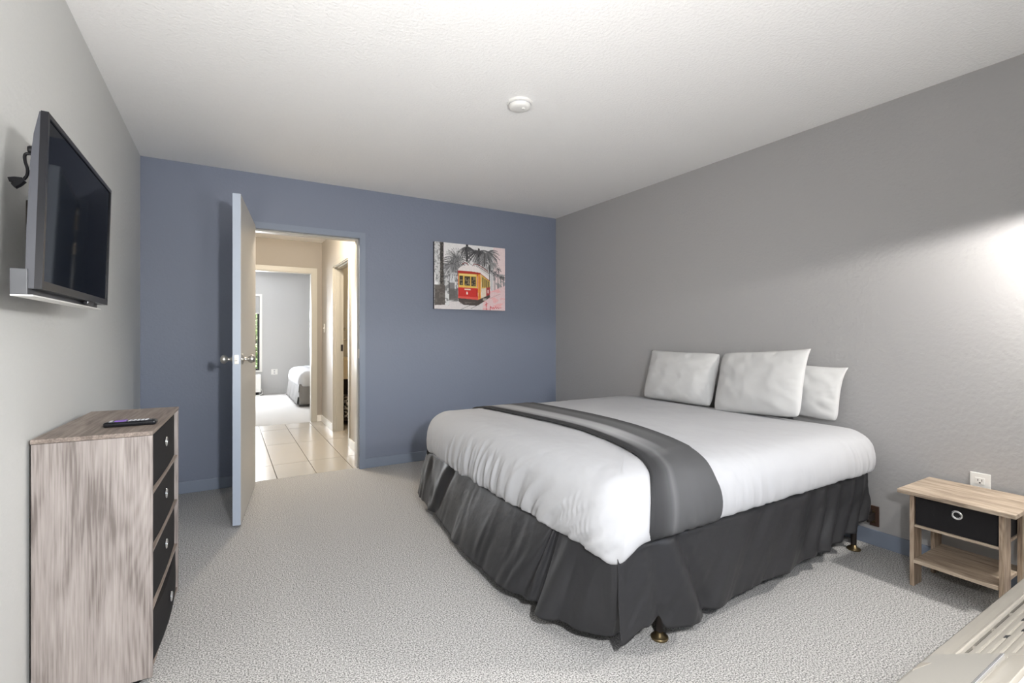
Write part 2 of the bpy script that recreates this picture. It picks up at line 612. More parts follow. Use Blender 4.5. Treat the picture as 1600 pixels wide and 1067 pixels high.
obj('latch', bx((LEN, -0.006, KZ - 0.008), (LEN + 0.008, 0.006, KZ + 0.008), 0.002), M['silver'], dr, local=True)
for z in (0.25, 1.02, 1.80):
    obj('hinge', lathe([(0, -0.045), (0.006, -0.045), (0.006, 0.045), (0, 0.045)], 10, Matrix.Translation((-0.004, -0.024, z))), M['silver'], dr, local=True)

# ---------------------------------------------------------------- the hall and the rooms beyond
o = thing('floor_hall', (1.0, 5.6, 0), 'cream rectangular tiles of the hall floor', 'floor', kind='structure')
obj('grout_bed', bx((HX0 - 0.05, 4.333, -0.06), (HX1 + 0.11, BY0, -0.006)), M['grout'], o)
tm = {}
ys = [4.335, 4.80, 5.68, 6.56, BY0 - 0.002]
xs = [0.36, 0.58, 0.88, 1.18, 1.48, 1.75]
for i in range(5):
    for j in range(4):
        g = 0.0035
        xa, xb, ya, yb = xs[i] + g, xs[i + 1] - g, ys[j] + (g if j else 0), ys[j + 1] - g
        key = (round(xb - xa, 4), round(yb - ya, 4))
        if key not in tm:
            q = obj('tile', bx((-key[0] / 2, -key[1] / 2, -0.008), (key[0] / 2, key[1] / 2, 0.0)), M['tile'], o, local=True)
            tm[key] = q.data
        else:
            q = bpy.data.objects.new('tile', tm[key])
            C.objects.link(q)
            q.parent = o
        q.location = ((xa + xb) / 2 - 1.0, (ya + yb) / 2 - 5.6, 0.0)
        q.rotation_euler = (random.uniform(-1, 1) * 0.0006, random.uniform(-1, 1) * 0.0006, 0)

HC = 2.415
o = obj('ceiling_hall', bx((HX0 - 0.1, D + 0.12, HC), (HX1 + 0.12, BY0 + 0.1, HC + 0.08)), M['ceiling'])
props(o, 'hall ceiling seen through the doorway', 'ceiling', kind='structure')
o = obj('wall_hall_left', panel('x', HX0 - 0.1, 0.1, D + 0.12, BY0, 0, HC), M['hall'])
props(o, 'hall wall hidden behind the open door', 'wall', kind='structure')
o = obj('wall_hall_near', panel('y', D + 0.119, 0.006, HX0, HX1, 0, HC, [(DX0 - 0.002, DX1 + 0.002, -1, DZ + 0.002)]), M['hall'])
props(o, 'cream hall side of the doorway wall', 'wall', kind='structure')
BD0, BD1, BDZ = 5.245, 6.10, 1.985
o = obj('wall_hall_right', panel('x', HX1, 0.11, D + 0.12, BY0, 0, HC, [(BD0, BD1, -1, BDZ)]), M['hall'])
props(o, 'cream hall wall with the bathroom doorway', 'wall', kind='structure')
FD0, FD1, FDZ = 0.60, 1.514, 2.0
o = obj('wall_hall_end', panel('y', BY0, 0.115, HX0 - 0.1, HX1 + 0.11, 0, HC, [(FD0, FD1, -1, FDZ)]), M['hall_end'])
props(o, 'beige end wall of the hall round the far doorway', 'wall', kind='structure')

t = thing('trim_2', (HX1, (BD0 + BD1) / 2, 0), 'cream frame of the bathroom doorway', 'door frame', kind='structure')
obj('casing', arch([(BD0 - 0.05, 0.0), (BD1 + 0.05, BDZ + 0.05)], 0.05, 0, HX1 - 0.012, HX1 + 0.001), M['hall_trim'], t)
obj('jamb', arch([(BD0 - 0.001, 0.0), (BD1 + 0.001, BDZ + 0.001)], 0.012, 0, HX1, HX1 + 0.112), M['hall_trim'], t)
obj('door_stop', arch([(BD0 + 0.010, 0.0), (BD1 - 0.010, BDZ - 0.010)], 0.014, 0, HX1 + 0.03, HX1 + 0.07), M['hall_trim'], t)
obj('strike_plate', bx((HX1 + 0.080, BD1 - 0.0145, 0.97), (HX1 + 0.106, BD1 - 0.012, 1.05)), M['iron'], t, label='dark strike plate')
t = thing('trim_3', ((FD0 + FD1) / 2, BY0, 0), 'cream frame of the doorway into the far bedroom', 'door frame', kind='structure')
obj('casing', arch([(FD0 - 0.062, 0.0), (FD1 + 0.062, FDZ + 0.062)], 0.062, 1, BY0 - 0.012, BY0 + 0.001), M['hall_trim'], t)
obj('jamb', arch([(FD0 - 0.001, 0.0), (FD1 + 0.001, FDZ + 0.001)], 0.012, 1, BY0, BY0 + 0.117), M['hall_trim'], t)
for nm, a, b, lab in (('baseboard_hall', (HX1 - 0.012, BD1 + 0.05, 0), (HX1, BY0, 0.085), 'cream baseboard under the hall light switch'),
                      ('baseboard_hall_near', (HX1 - 0.012, HY0, 0), (HX1, BD0 - 0.05, 0.085), 'white baseboard between the two doorways of the hall'),
                      ('baseboard_hall_end', (FD1 + 0.062, BY0 - 0.012, 0), (HX1 - 0.012, BY0, 0.085), 'short cream baseboard beside the far doorway')):
    props(obj(nm, bx(a, b, 0.002), M['white_trim']), lab, 'baseboard', kind='structure')

sw = thing('light_switch', (HX1, 6.73, 1.257), 'white light switch on the hall wall', 'switch')
obj('plate', bx((HX1 - 0.006, 6.695, 1.20), (HX1, 6.765, 1.315), 0.002), M['white_plastic'], sw)
obj('toggle', bx((HX1 - 0.016, 6.724, 1.247), (HX1 - 0.005, 6.736, 1.267), 0.002), M['white_plastic'], sw)

# bathroom
o = obj('floor_bathroom', bx((HX1 + 0.11, 4.9, -0.06), (3.3, 7.1, 0.0)), M['tile'])
props(o, 'bathroom floor beyond the hall doorway', 'floor', kind='structure')
o = obj('wall_bathroom', panel('y', 7.05, 0.1, HX1 + 0.11, 3.3, 0, HC), M['bath_wall'])
props(o, 'tan bathroom wall glimpsed through its doorway', 'wall', kind='structure')
o = obj('wall_bathroom_right', panel('x', 3.25, 0.1, 4.9, 7.1, 0, HC), M['bath_wall'])
props(o, 'far side wall of the bathroom', 'wall', kind='structure')
o = obj('wall_bathroom_near', panel('y', 4.85, 0.1, HX1 + 0.11, 3.3, 0, HC), M['bath_wall'])
props(o, 'near wall of the bathroom', 'wall', kind='structure')
o = obj('ceiling_bathroom', bx((HX1 + 0.1, 4.85, HC), (3.3, 7.1, HC + 0.08)), M['ceiling'])
props(o, 'bathroom ceiling', 'ceiling', kind='structure')
va = thing('bathroom_vanity', (2.2, 6.7, 0), 'bathroom vanity with a cream top above dark open shelves', 'vanity')
vb = panel('x', 1.80, 0.02, 6.42, 7.04, 0.0, 0.60)
obj('side_panel', vb, M['vanity'], va)
obj('side_panel', panel('x', 2.58, 0.02, 6.42, 7.04, 0.0, 0.60), M['vanity'], va)
obj('shelf', bx((1.82, 6.44, 0.06), (2.58, 7.04, 0.08)), M['vanity'], va)
obj('back_panel', bx((1.82, 7.02, 0.08), (2.58, 7.04, 0.60)), M['vanity'], va)
obj('basin', bx((1.78, 6.40, 0.60), (2.62, 7.04, 0.86), 0.012), M['basin'], va)
obj('faucet', tube(curve_pts([(2.15, 6.95, 0.86), (2.15, 6.95, 0.98), (2.15, 6.90, 1.02), (2.15, 6.82, 1.0)], 12), 0.012), M['chrome'], va, smooth=True)
tw = obj('folded_towel', bx((1.84, 6.48, 0.081), (2.15, 6.80, 0.36), 0.03, 3), M['towel'], base=(1.99, 6.64, 0.081), smooth=True)
props(tw, 'dark and white patterned towel bundle inside the bathroom vanity', 'towel')
th = thing('towel_ring', (1.95, 7.05, 1.25), 'metal towel ring on the tan bathroom wall', 'towel ring')
obj('mount', lathe([(0, 0), (0.025, 0), (0.022, 0.02), (0.008, 0.03), (0.008, 0.05), (0, 0.05)], 14, Matrix.Translation((1.95, 7.05, 1.25)) @ Matrix.Rotation(R(90), 4, 'X')), M['chrome'], th, smooth=True)
ring = [(1.95 + 0.075 * math.sin(a), 7.005, 1.175 + 0.075 * math.cos(a)) for a in [2 * math.pi * k / 32 for k in range(33)]]
obj('ring', tube(ring, 0.005, 8), M['chrome'], th, smooth=True)

# far bedroom
o = obj('floor_bedroom', bx((-2.0, BY0, -0.06), (4.2, BY1 + 0.1, 0.0)), M['carpet_far'])
props(o, 'pale carpet of the far bedroom', 'floor', kind='structure')
WX0, WX1, WZ0, WZ1 = 0.10, 1.085, 0.47, 1.93
o = obj('wall_bedroom_end', panel('y', BY1, 0.12, -2.0, 4.2, 0, H, [(WX0, WX1, WZ0, WZ1)]), M['far_wall'])
props(o, 'grey window wall of the far bedroom', 'wall', kind='structure')
o = obj('wall_bedroom_left', panel('x', -2.0, 0.1, BY0, BY1, 0, H), M['far_wall'])
props(o, 'left wall of the far bedroom', 'wall', kind='structure')
o = obj('wall_bedroom_right', panel('x', 4.1, 0.1, BY0, BY1, 0, H), M['far_wall'])
props(o, 'right wall of the far bedroom', 'wall', kind='structure')
o = obj('wall_bedroom_near', panel('y', BY0 + 0.112, 0.004, -1.9, 4.1, 0, H, [(FD0 - 0.002, FD1 + 0.002, -1, FDZ + 0.002)]), M['far_wall'])
props(o, 'bedroom side of the far doorway wall', 'wall', kind='structure')
o = obj('ceiling_bedroom', bx((-2.0, BY0 + 0.1, H), (4.2, BY1 + 0.1, H + 0.08)), M['ceiling'])
props(o, 'ceiling of the far bedroom', 'ceiling', kind='structure')
o = obj('baseboard_bedroom', bx((1.15, BY1 - 0.013, 0), (4.1, BY1, 0.10), 0.003), M['far_wall'])
props(o, 'grey baseboard of the far bedroom', 'baseboard', kind='structure')

w1 = thing('window_1', (0.6, BY1, WZ0), 'black-framed window with a half-drawn blind in the far bedroom', 'window', kind='structure')
obj('window_casing', panel('y', BY1 - 0.012, 0.014, WX0 - 0.045, WX1 + 0.045, WZ0 - 0.03, WZ1 + 0.045, [(WX0, WX1, WZ0, WZ1)]), M['white_trim'], w1, label='white window casing')
obj('window_frame', panel('y', BY1 + 0.05, 0.04, WX0, WX1, WZ0, WZ1, [(WX0 + 0.035, WX1 - 0.035, WZ0 + 0.035, WZ1 - 0.035)]), M['window_black'], w1)
obj('pane', bx((WX0 + 0.03, BY1 + 0.066, WZ0 + 0.03), (WX1 - 0.03, BY1 + 0.070, WZ1 - 0.03)), M['glass'], w1)
obj('blind', bx((WX0 + 0.006, BY1 + 0.012, 1.60), (WX1 - 0.006, BY1 + 0.016, WZ1 - 0.004)), M['blind'], w1)
obj('blind_bar', bx((WX0 + 0.006, BY1 + 0.006, 1.585), (WX1 - 0.006, BY1 + 0.022, 1.602), 0.003), M['white_trim'], w1)

# greenery outside the far window
o = obj('ground_outside', bx((-30, BY1 + 0.12, -0.4), (30, 60, -0.3)), M['grass'])
props(o, 'lawn outside the far window', 'ground', kind='structure')
tr = thing('leafy_tree', (1.1, 15.2, -0.3), 'sunlit leafy tree outside the far window', 'tree')
obj('trunk', tube(curve_pts([(1.1, 15.2, -0.3), (1.15, 15.25, 0.8), (1.05, 15.2, 2.0), (1.2, 15.1, 3.0)], 12), 0.11), M['bark'], tr, smooth=True)
fb = bmesh.new()
rl = random.Random(7)
for k in range(5200):
    a, b_, c_ = rl.uniform(0, 6.283), rl.uniform(-1, 1), rl.random() ** 0.4
    s_ = math.sqrt(1 - b_ * b_)
    p_ = Vector((1.1 + 2.0 * c_ * s_ * math.cos(a), 15.2 + 1.3 * c_ * s_ * math.sin(a), 1.55 + 1.9 * c_ * b_))
    if p_.z < -0.25:
        continue
    e1 = Vector((rl.gauss(0, 1), rl.gauss(0, 1), rl.gauss(0, 1))).normalized()
    e2 = e1.orthogonal().normalized()
    w_ = 0.075
    q = [p_ + e1 * w_, p_ + e2 * w_ * 0.45, p_ - e1 * w_, p_ - e2 * w_ * 0.45]
    fb.faces.new([fb.verts.new(v) for v in q])
f_ = obj('foliage', fb, M['leaf'], tr)
f_['kind'] = 'stuff'

ol = thing('wall_outlet', (1.347, BY1, 0.43), 'white outlet low on the grey wall of the far bedroom', 'outlet')
obj('plate', bx((1.29, BY1 - 0.006, 0.375), (1.405, BY1, 0.485), 0.003), M['white_plastic'], ol)
for z in (0.408, 0.452):
    obj('socket', bx((1.333, BY1 - 0.008, z - 0.013), (1.362, BY1 - 0.005, z + 0.013), 0.001), M['button'], ol)

# ---------------------------------------------------------------- beds


def ring_points(cx, cy, hx, hy, r_, d, na, nx, ny):
    """rounded rectangle inset by d, always the same number of points; returns list of (point, outward normal)"""
    rr = max(r_ - d, 0.015)
    ax_, ay = hx - d - rr, hy - d - rr
    ax_, ay = max(ax_, 0.0), max(ay, 0.0)
    out = []
    corners = [(-1, -1, 180), (1, -1, 270), (1, 1, 0), (-1, 1, 90)]
    for k, (sx, sy, a0) in enumerate(corners):
        c0 = Vector((cx + sx * ax_, cy + sy * ay))
        for i in range(na + 1):
            a = R(a0 + 90 * i / na)
            nn = Vector((math.cos(a), math.sin(a)))
            out.append((c0 + nn * rr, nn))
        sx2, sy2, a1 = corners[(k + 1) % 4]
        c1 = Vector((cx + sx2 * ax_, cy + sy2 * ay))
        a = R(a0 + 90)
        nn = Vector((math.cos(a), math.sin(a)))
        cnt = nx if k in (0, 2) else ny
        for i in range(1, cnt):
            t_ = i / cnt
            out.append((c0.lerp(c1, t_) + nn * rr, nn))
    return out


PROF = [(0.055, 0.005), (0.03, 0.0), (0.010, 0.03), (0.0, 0.18), (0.0, 0.38), (0.012, 0.60), (0.038, 0.775), (0.08, 0.895), (0.135, 0.955), (0.20, 0.985)]


def profile(n=26):
    return [(p_.x, p_.y) for p_ in curve_pts([(a, b, 0) for a, b in PROF], n)]


def cover(cx, cy, hx, hy, r_, zbot, ztop, disp, na=16, nx=110, ny=110, nprof=26, crown=0.008):
    bm = bmesh.new()
    prev = None
    rows = [(d, f, True) for d, f in profile(nprof)]
    d = 0.20
    top = min(hx, hy)
    while d < top - 0.07:
        d += 0.045
        rows.append((d, 0.985 + 0.015 * smoothstep(0.2, 0.5, d), False))
    for d, f, side in rows:
        ring_ = []
        for (p_, nn) in ring_points(cx, cy, hx, hy, r_, d, na, nx, ny):
            zb = zbot(p_.x, p_.y, nn)
            z = zb + (ztop - zb) * f + (crown * smoothstep(0.2, top, d) if not side else 0)
            w_, dz = disp(p_.x, p_.y, z, f, nn, side)
            ring_.append(bm.verts.new((p_.x + nn.x * w_, p_.y + nn.y * w_, z + dz)))
        if prev:
            n = len(ring_)
            for i in range(n):
                bm.faces.new((prev[i], prev[(i + 1) % n], ring_[(i + 1) % n], ring_[i]))
        prev = ring_
    bm.faces.new(prev)
    return bm


# ---- main bed
BX0, BX1, BY_N, BY_F = 1.660, 3.590, 1.205, 3.135
ZT = 0.668
bed = thing('bed', (2.62, 2.17, 0), 'low metal-framed bed with a black satin skirt against the grey wall', 'bed')
bs = obj('box_spring', bx((1.76, 1.29, 0.20), (3.575, 3.05, 0.40), 0.02), M['black_cloth'], bed)
obj('mattress', bx((1.75, 1.30, 0.40), (3.55, 3.04, 0.60), 0.06, 3), M['sheet'], bed)
for y in (1.285, 3.055):
    obj('side_rail', bx((1.78, y - 0.018, 0.165), (3.60, y + 0.018, 0.20), 0.003), M['iron'], bed)
for x in (1.96, 3.46):
    obj('cross_rail', bx((x - 0.018, 1.303, 0.165), (x + 0.018, 3.037, 0.20), 0.003), M['iron'], bed)
for x in (1.961, 3.464):
    for y in (1.303, 3.04):
        lg = obj('leg', lathe([(0, 0.03), (0.0135, 0.03), (0.0135, 0.166), (0, 0.166)], 16, Matrix.Translation((x, y, 0))), M['iron'], bed, smooth=False)
        obj('glide', lathe([(0, 0.0), (0.031, 0.0), (0.033, 0.003), (0.033, 0.008), (0.030, 0.011), (0.016, 0.015), (0.0145, 0.026), (0, 0.026)], 20, Matrix.Translation((x, y, 0))), M['bronze'], lg, smooth=True, label='bronze-coloured round glide')
for y, s_ in ((1.262, -1), (3.078, 1)):
    br = obj('headboard_bracket', bx((3.596, y - 0.022, 0.115), (3.606, y + 0.022, 0.225), 0.002), M['rust'], bed, label='brown slotted headboard bracket')
    obj('bracket_arm', bx((3.52, y - 0.006, 0.150), (3.597, y + 0.004, 0.190), 0.002), M['iron'], br)
    for z in (0.14, 0.195):
        obj('bolt', lathe([(0, 0), (0.008, 0), (0.008, 0.006), (0, 0.006)], 6, Matrix.Translation((3.596, y, z)) @ Matrix.Rotation(R(-90), 4, 'Y')), M['bronze'], br)


def zb_main(x, y, nn):
    z = 0.440
    z += (0.378 - 0.440) * smoothstep(0.2, 0.9, -nn.x)
    if nn.x > 0.5:
        z = 0.45
    # the cloth sags at the foot corner nearest the camera
    c = math.hypot(x - 1.70, y - 1.25)
    z += -0.024 * math.exp(-(c / 0.09) ** 2)
    z += 0.006 * nz(x * 9, y * 9, 2.0) + 0.004 * nz(x * 27, y * 27, 5.0)
    # lifts over the far part of the foot end
    z += 0.018 * smoothstep(2.4, 3.1, y) * smoothstep(0.2, 0.9, -nn.x)
    return z


def disp_main(x, y, z, f, nn, side):
    if not side:
        w = 0.0
        dz = 0.0035 * (1 - 2.4 * abs(nz(x * 3.3 + 0.6 * y, y * 3.0, 9.0))) * smoothstep(2.35, 2.8, x)
        dz += 0.0025 * nz(x * 6, y * 6, 1.0) + 0.0012 * nz(x * 17, y * 14, 3.0)
        return w, dz
    low = 1 - smoothstep(0.10, 0.95, f)
    foot = smoothstep(0.3, 0.9, -nn.x)
    near = smoothstep(0.3, 0.9, -nn.y)
    k = 1 - smoothstep(1.25, 2.1, y)
    sk = (z - 0.4) * foot * (0.25 + 1.1 * k)
    a = nz(x * 15, (y + sk) * 15, z * 1.6 + 7.7)
    b_ = nz(x * 38, (y + sk * 1.2) * 38, z * 2.2 + 1.7)
    ridge = (1 - abs(a) * 2.4)
    amp = (0.015 * foot + 0.0065 * (1 - foot)) * low ** 0.7
    pat = 0.45 + 1.1 * max(0.0, nz(x * 2.3, y * 2.3, 4.5) + 0.22)
    pat += 0.55 * math.exp(-((y - 1.65) / 0.45) ** 2) * foot
    w = amp * pat * (ridge * 0.75 + (0.6 - 1.6 * abs(b_)) * 0.5)
    w += 0.012 * math.exp(-(math.hypot(x - 1.70, y - 1.25) / 0.12) ** 2) * (1 - smoothstep(0.0, 0.6, f))
    return w - 0.003 * foot, 0.002 * nz(x * 20, y * 20, z * 6)


sheet = obj('bed_sheet', cover((BX0 + BX1) / 2, (BY_N + BY_F) / 2, (BX1 - BX0) / 2, (BY_F - BY_N) / 2, 0.150, zb_main, ZT, disp_main, na=26, nx=260, ny=300, nprof=34), M['sheet'], base=(2.62, 2.17, 0.40), smooth=True)
props(sheet, 'smooth white top sheet pulled over the large bed', 'bed sheet')


# skirt panels
def cloth_sheet(cols, rows, f, thick=0.002):
    bm = bmesh.new()
    g = [[bm.verts.new(f(i / cols, j / rows)) for j in range(rows + 1)] for i in range(cols + 1)]
    for i in range(cols):
        for j in range(rows):
            bm.faces.new((g[i][j], g[i + 1][j], g[i + 1][j + 1], g[i][j + 1]))
    bmesh.ops.recalc_face_normals(bm, faces=bm.faces)
    ret = bmesh.ops.solidify(bm, geom=list(bm.faces), thickness=thick)
    return bm


def gauss(x, c, w_):
    return math.exp(-((x - c) / w_) ** 2)


def folds(u, t_, seed, amp):
    """soft pleats that open towards the hem"""
    a = nz(u * 5.0, t_ * 0.8, seed)
    b_ = nz(u * 12.0 + t_ * 1.2, t_ * 0.6, seed + 9)
    c_ = nz(u * 30.0, t_ * 1.4, seed + 4)
    return amp * (a * 1.0 + (1 - 2.2 * abs(b_)) * 0.45 + c_ * 0.26) * (0.15 + 0.85 * t_)


def polyline(ctrl, n=240):
    return curve_pts(ctrl, n)


SK_TOP = polyline([(1.712, 3.105, 0.400), (1.716, 2.90, 0.402), (1.712, 2.50, 0.398), (1.710, 2.20, 0.392), (1.706, 1.90, 0.400), (1.700, 1.66, 0.408), (1.694, 1.57, 0.412), (1.690, 1.48, 0.412), (1.688, 1.38, 0.404), (1.690, 1.30, 0.398), (1.702, 1.250, 0.402), (1.726, 1.238, 0.412)])
SK_HEM = polyline([(1.668, 3.165, 0.085), (1.640, 2.95, 0.075), (1.605, 2.55, 0.055), (1.582, 2.25, 0.058), (1.570, 1.98, 0.062), (1.585, 1.78, 0.068), (1.635, 1.64, 0.080), (1.590, 1.56, 0.072), (1.640, 1.475, 0.072), (1.682, 1.385, 0.070), (1.722, 1.315, 0.076), (1.768, 1.290, 0.098)])


def foot_skirt(s_, t_):
    k = s_ * 239.999
    i, f = int(k), k - int(k)
    a = SK_TOP[i].lerp(SK_TOP[i + 1], f)
    b_ = SK_HEM[i].lerp(SK_HEM[i + 1], f)
    p_ = a.lerp(b_, t_)
    tg = (SK_HEM[min(i + 4, 240)] - SK_HEM[max(i - 4, 0)]).normalized()
    nn = Vector((tg.y, -tg.x, 0))          # outwards
    if nn.x * (p_.x - 2.7) + nn.y * (p_.y - 2.17) < 0:
        nn = -nn
    y = interp(s_ * 11, list(enumerate((3.12, 2.92, 2.50, 2.20, 1.93, 1.70, 1.60, 1.53, 1.46, 1.38, 1.31, 1.24))))
    o_ = 0.006 * math.sin(math.pi * t_) + 1.0 * folds(y * 0.55, t_, 2.0, 0.020) + 0.35 * folds(y, t_, 6.0, 0.014)
    # gathered fan beside the corner flap
    fx = (y - 1.625) / (0.022 + 0.060 * t_)
    o_ += 0.016 * math.exp(-fx * fx) * math.cos(fx * 5.0) * (0.6 + 0.4 * t_)
    # deep swag near the far corner: two creases running down to the left and to the right
    o_ -= 0.010 * gauss(y, 3.02 - 0.17 * t_, 0.035) * smoothstep(0.0, 0.3, t_) * smoothstep(1.0, 0.75, t_)
    o_ += 0.014 * gauss(y, 2.74 + 0.10 * t_, 0.060)
    o_ -= 0.014 * gauss(y, 2.62 + 0.16 * t_, 0.045) * smoothstep(0.0, 0.2, t_)
    # two folds on the corner flap
    o_ -= 0.010 * gauss(y, 1.49 - 0.02 * t_, 0.018) * t_
    o_ += 0.008 * gauss(y, 1.40, 0.025) * t_
    rim = smoothstep(0.10, 0.0, t_)
    o_ *= smoothstep(0.0, 0.18, t_)
    q = p_ + nn * o_
    return (q.x + 0.05 * rim * (1 - s_ ** 6), q.y + 0.03 * rim * s_ ** 6, q.z + 0.010 * rim + 0.004 * nz(y * 8, 0.0, 5.0))


def side_skirt(s_, t_, yt=1.252, sg=-1.0):
    x = 1.695 + (3.515 - 1.695) * s_
    ztop = 0.432 + 0.008 * nz(x * 5, 0, 6) - 0.022 * gauss(x, 1.70, 0.07)
    hem = interp(x, [(1.70, 0.095), (1.80, 0.135), (1.87, 0.150), (1.90, 0.105), (2.1, 0.095), (2.6, 0.098), (3.0, 0.110), (3.3, 0.135), (3.52, 0.195)])
    flare = interp(x, [(1.70, 0.012), (1.85, 0.030), (1.93, 0.045), (2.2, 0.025), (2.6, 0.012), (3.2, 0.004), (3.5, -0.004)])
    y = flare * t_ + folds(x + 0.25 * t_, t_, 5.0, 0.011)
    y += 0.032 * gauss(x, 1.93 + 0.10 * t_, 0.040 + 0.03 * t_) * (0.45 + 0.55 * t_) - 0.026 * gauss(x, 2.00 + 0.13 * t_, 0.030) * (0.3 + 0.7 * t_) - 0.014 * gauss(x, 1.85 + 0.03 * t_, 0.03) * t_
    y += 0.013 * gauss(x, 2.46 - 0.28 * t_, 0.05) * t_ - 0.010 * gauss(x, 2.60 - 0.30 * t_, 0.05) + 0.010 * gauss(x, 2.85 - 0.15 * t_, 0.06)
    y += 0.015 * math.sin((x + 0.12 * t_) * 46 + 2.5 * nz(x * 4, t_, 2.2)) * smoothstep(2.75, 3.05, x) * (0.4 + 0.6 * t_)
    rim = smoothstep(0.08, 0.0, t_)
    y -= 0.030 * rim
    z = ztop + (hem - ztop) * t_ + 0.008 * rim
    return (x + 0.02 * folds(x, t_, 11.0, 1.0) * t_ * 0.4, yt + sg * y, z)


sk = obj('bed_skirt', cloth_sheet(300, 40, foot_skirt), M['skirt'], bed, smooth=True)
obj('skirt_side', cloth_sheet(240, 34, side_skirt), M['skirt'], sk, smooth=True)
obj('skirt_side', cloth_sheet(80, 16, lambda s_, t_: side_skirt(s_, t_, 3.10, 1.0)), M['skirt'], sk, smooth=True)


# runner across the foot third
def section(zt, yn, yf, zn, zf, n=24):
    """points (y, z) over the bed from the near hem to the far hem"""
    pr = profile(n)[3:]
    near = [(yn + d, zn + (zt - zn) * f) for d, f in pr]
    far = [(yf - d, zf + (zt - zf) * f) for d, f in pr][::-1]
    y0, y1 = near[-1][0], far[0][0]
    mid = [(y0 + (y1 - y0) * k / 60, zt + (0.008 * math.sin(math.pi * k / 60) ** 0.5)) for k in range(1, 60)]
    return near + mid + far


def runner(sec, xl, xr, off, wr, cols=44):
    bm = bmesh.new()
    uvl = bm.loops.layers.uv.new('UVMap')
    ln = [0.0]
    for a, b_ in zip(sec, sec[1:]):
        ln.append(ln[-1] + math.hypot(b_[0] - a[0], b_[1] - a[1]))
    tot = ln[-1]
    nrm = []
    for i in range(len(sec)):
        a, b_ = sec[max(i - 1, 0)], sec[min(i + 1, len(sec) - 1)]
        t_ = Vector((b_[0] - a[0], b_[1] - a[1])).normalized()
        nrm.append(Vector((-t_.y, t_.x)))
    g, uvs = [], []
    for i, (y, z) in enumerate(sec):
        row, ru = [], []
        for k in range(cols + 1):
            u = k / cols
            x = xl(y, z) + (xr(y, z) - xl(y, z)) * u
            edge = min(u, 1 - u) * cols
            o_ = off * (1.0 if edge > 0.5 else 0.15) + wr(x, y, z)
            row.append(bm.verts.new((x, y + nrm[i].x * o_, z + nrm[i].y * o_)))
            ru.append((u, ln[i] / tot))
        g.append(row)
        uvs.append(ru)
    for i in range(len(sec) - 1):
        for k in range(cols):
            f = bm.faces.new((g[i][k], g[i][k + 1], g[i + 1][k + 1], g[i + 1][k]))
            for lp, (a, b_) in zip(f.loops, ((i, k), (i, k + 1), (i + 1, k + 1), (i + 1, k))):
                lp[uvl].uv = uvs[a][b_]
    return bm


XL = [(1.20, 1.805), (1.225, 1.83), (1.30, 1.90), (1.46, 1.985), (1.75, 2.065), (2.05, 2.10), (2.6, 2.06), (3.03, 2.02), (3.2, 2.0)]
XR = [(1.20, 2.20), (1.225, 2.19), (1.30, 2.225), (1.42, 2.285), (1.60, 2.355), (1.90, 2.43), (2.3, 2.46), (3.0, 2.44), (3.2, 2.44)]


def hermite(x, pts):
    n = len(pts)
    if x <= pts[0][0]:
        return pts[0][1]
    if x >= pts[-1][0]:
        return pts[-1][1]
    for i in range(n - 1):
        if x <= pts[i + 1][0]:
            break
    (x0, y0), (x1, y1) = pts[i], pts[i + 1]
    m0 = (y1 - pts[max(i - 1, 0)][1]) / (x1 - pts[max(i - 1, 0)][0])
    m1 = (pts[min(i + 2, n - 1)][1] - y0) / (pts[min(i + 2, n - 1)][0] - x0)
    h = x1 - x0
    t = (x - x0) / h
    return (2 * t ** 3 - 3 * t * t + 1) * y0 + (t ** 3 - 2 * t * t + t) * h * m0 + (3 * t * t - 2 * t ** 3) * y1 + (t ** 3 - t * t) * h * m1


def run_wr(x, y, z):
    s_ = 1 - smoothstep(0.42, 0.62, z)
    w = 0.0035 * s_ * (1 - 2 * abs(nz(x * 17 + z * 1.5, z * 1.5, 3.0)))
    return w + 0.001 * nz(x * 14, y * 8, 2.0)


rn = obj('bed_runner', runner(section(ZT + 0.002, BY_N - 0.004, BY_F + 0.004, 0.444, 0.44), lambda y, z: hermite(y, XL) - 0.012 * (1 - smoothstep(0.44, 0.6, z)), lambda y, z: hermite(y, XR) - 0.006 * (1 - smoothstep(0.44, 0.6, z)), 0.009, run_wr), M['runner'], base=(2.2, 2.17, ZT), smooth=True)
props(rn, 'striped grey velvet runner laid across the foot of the bed', 'bed runner')


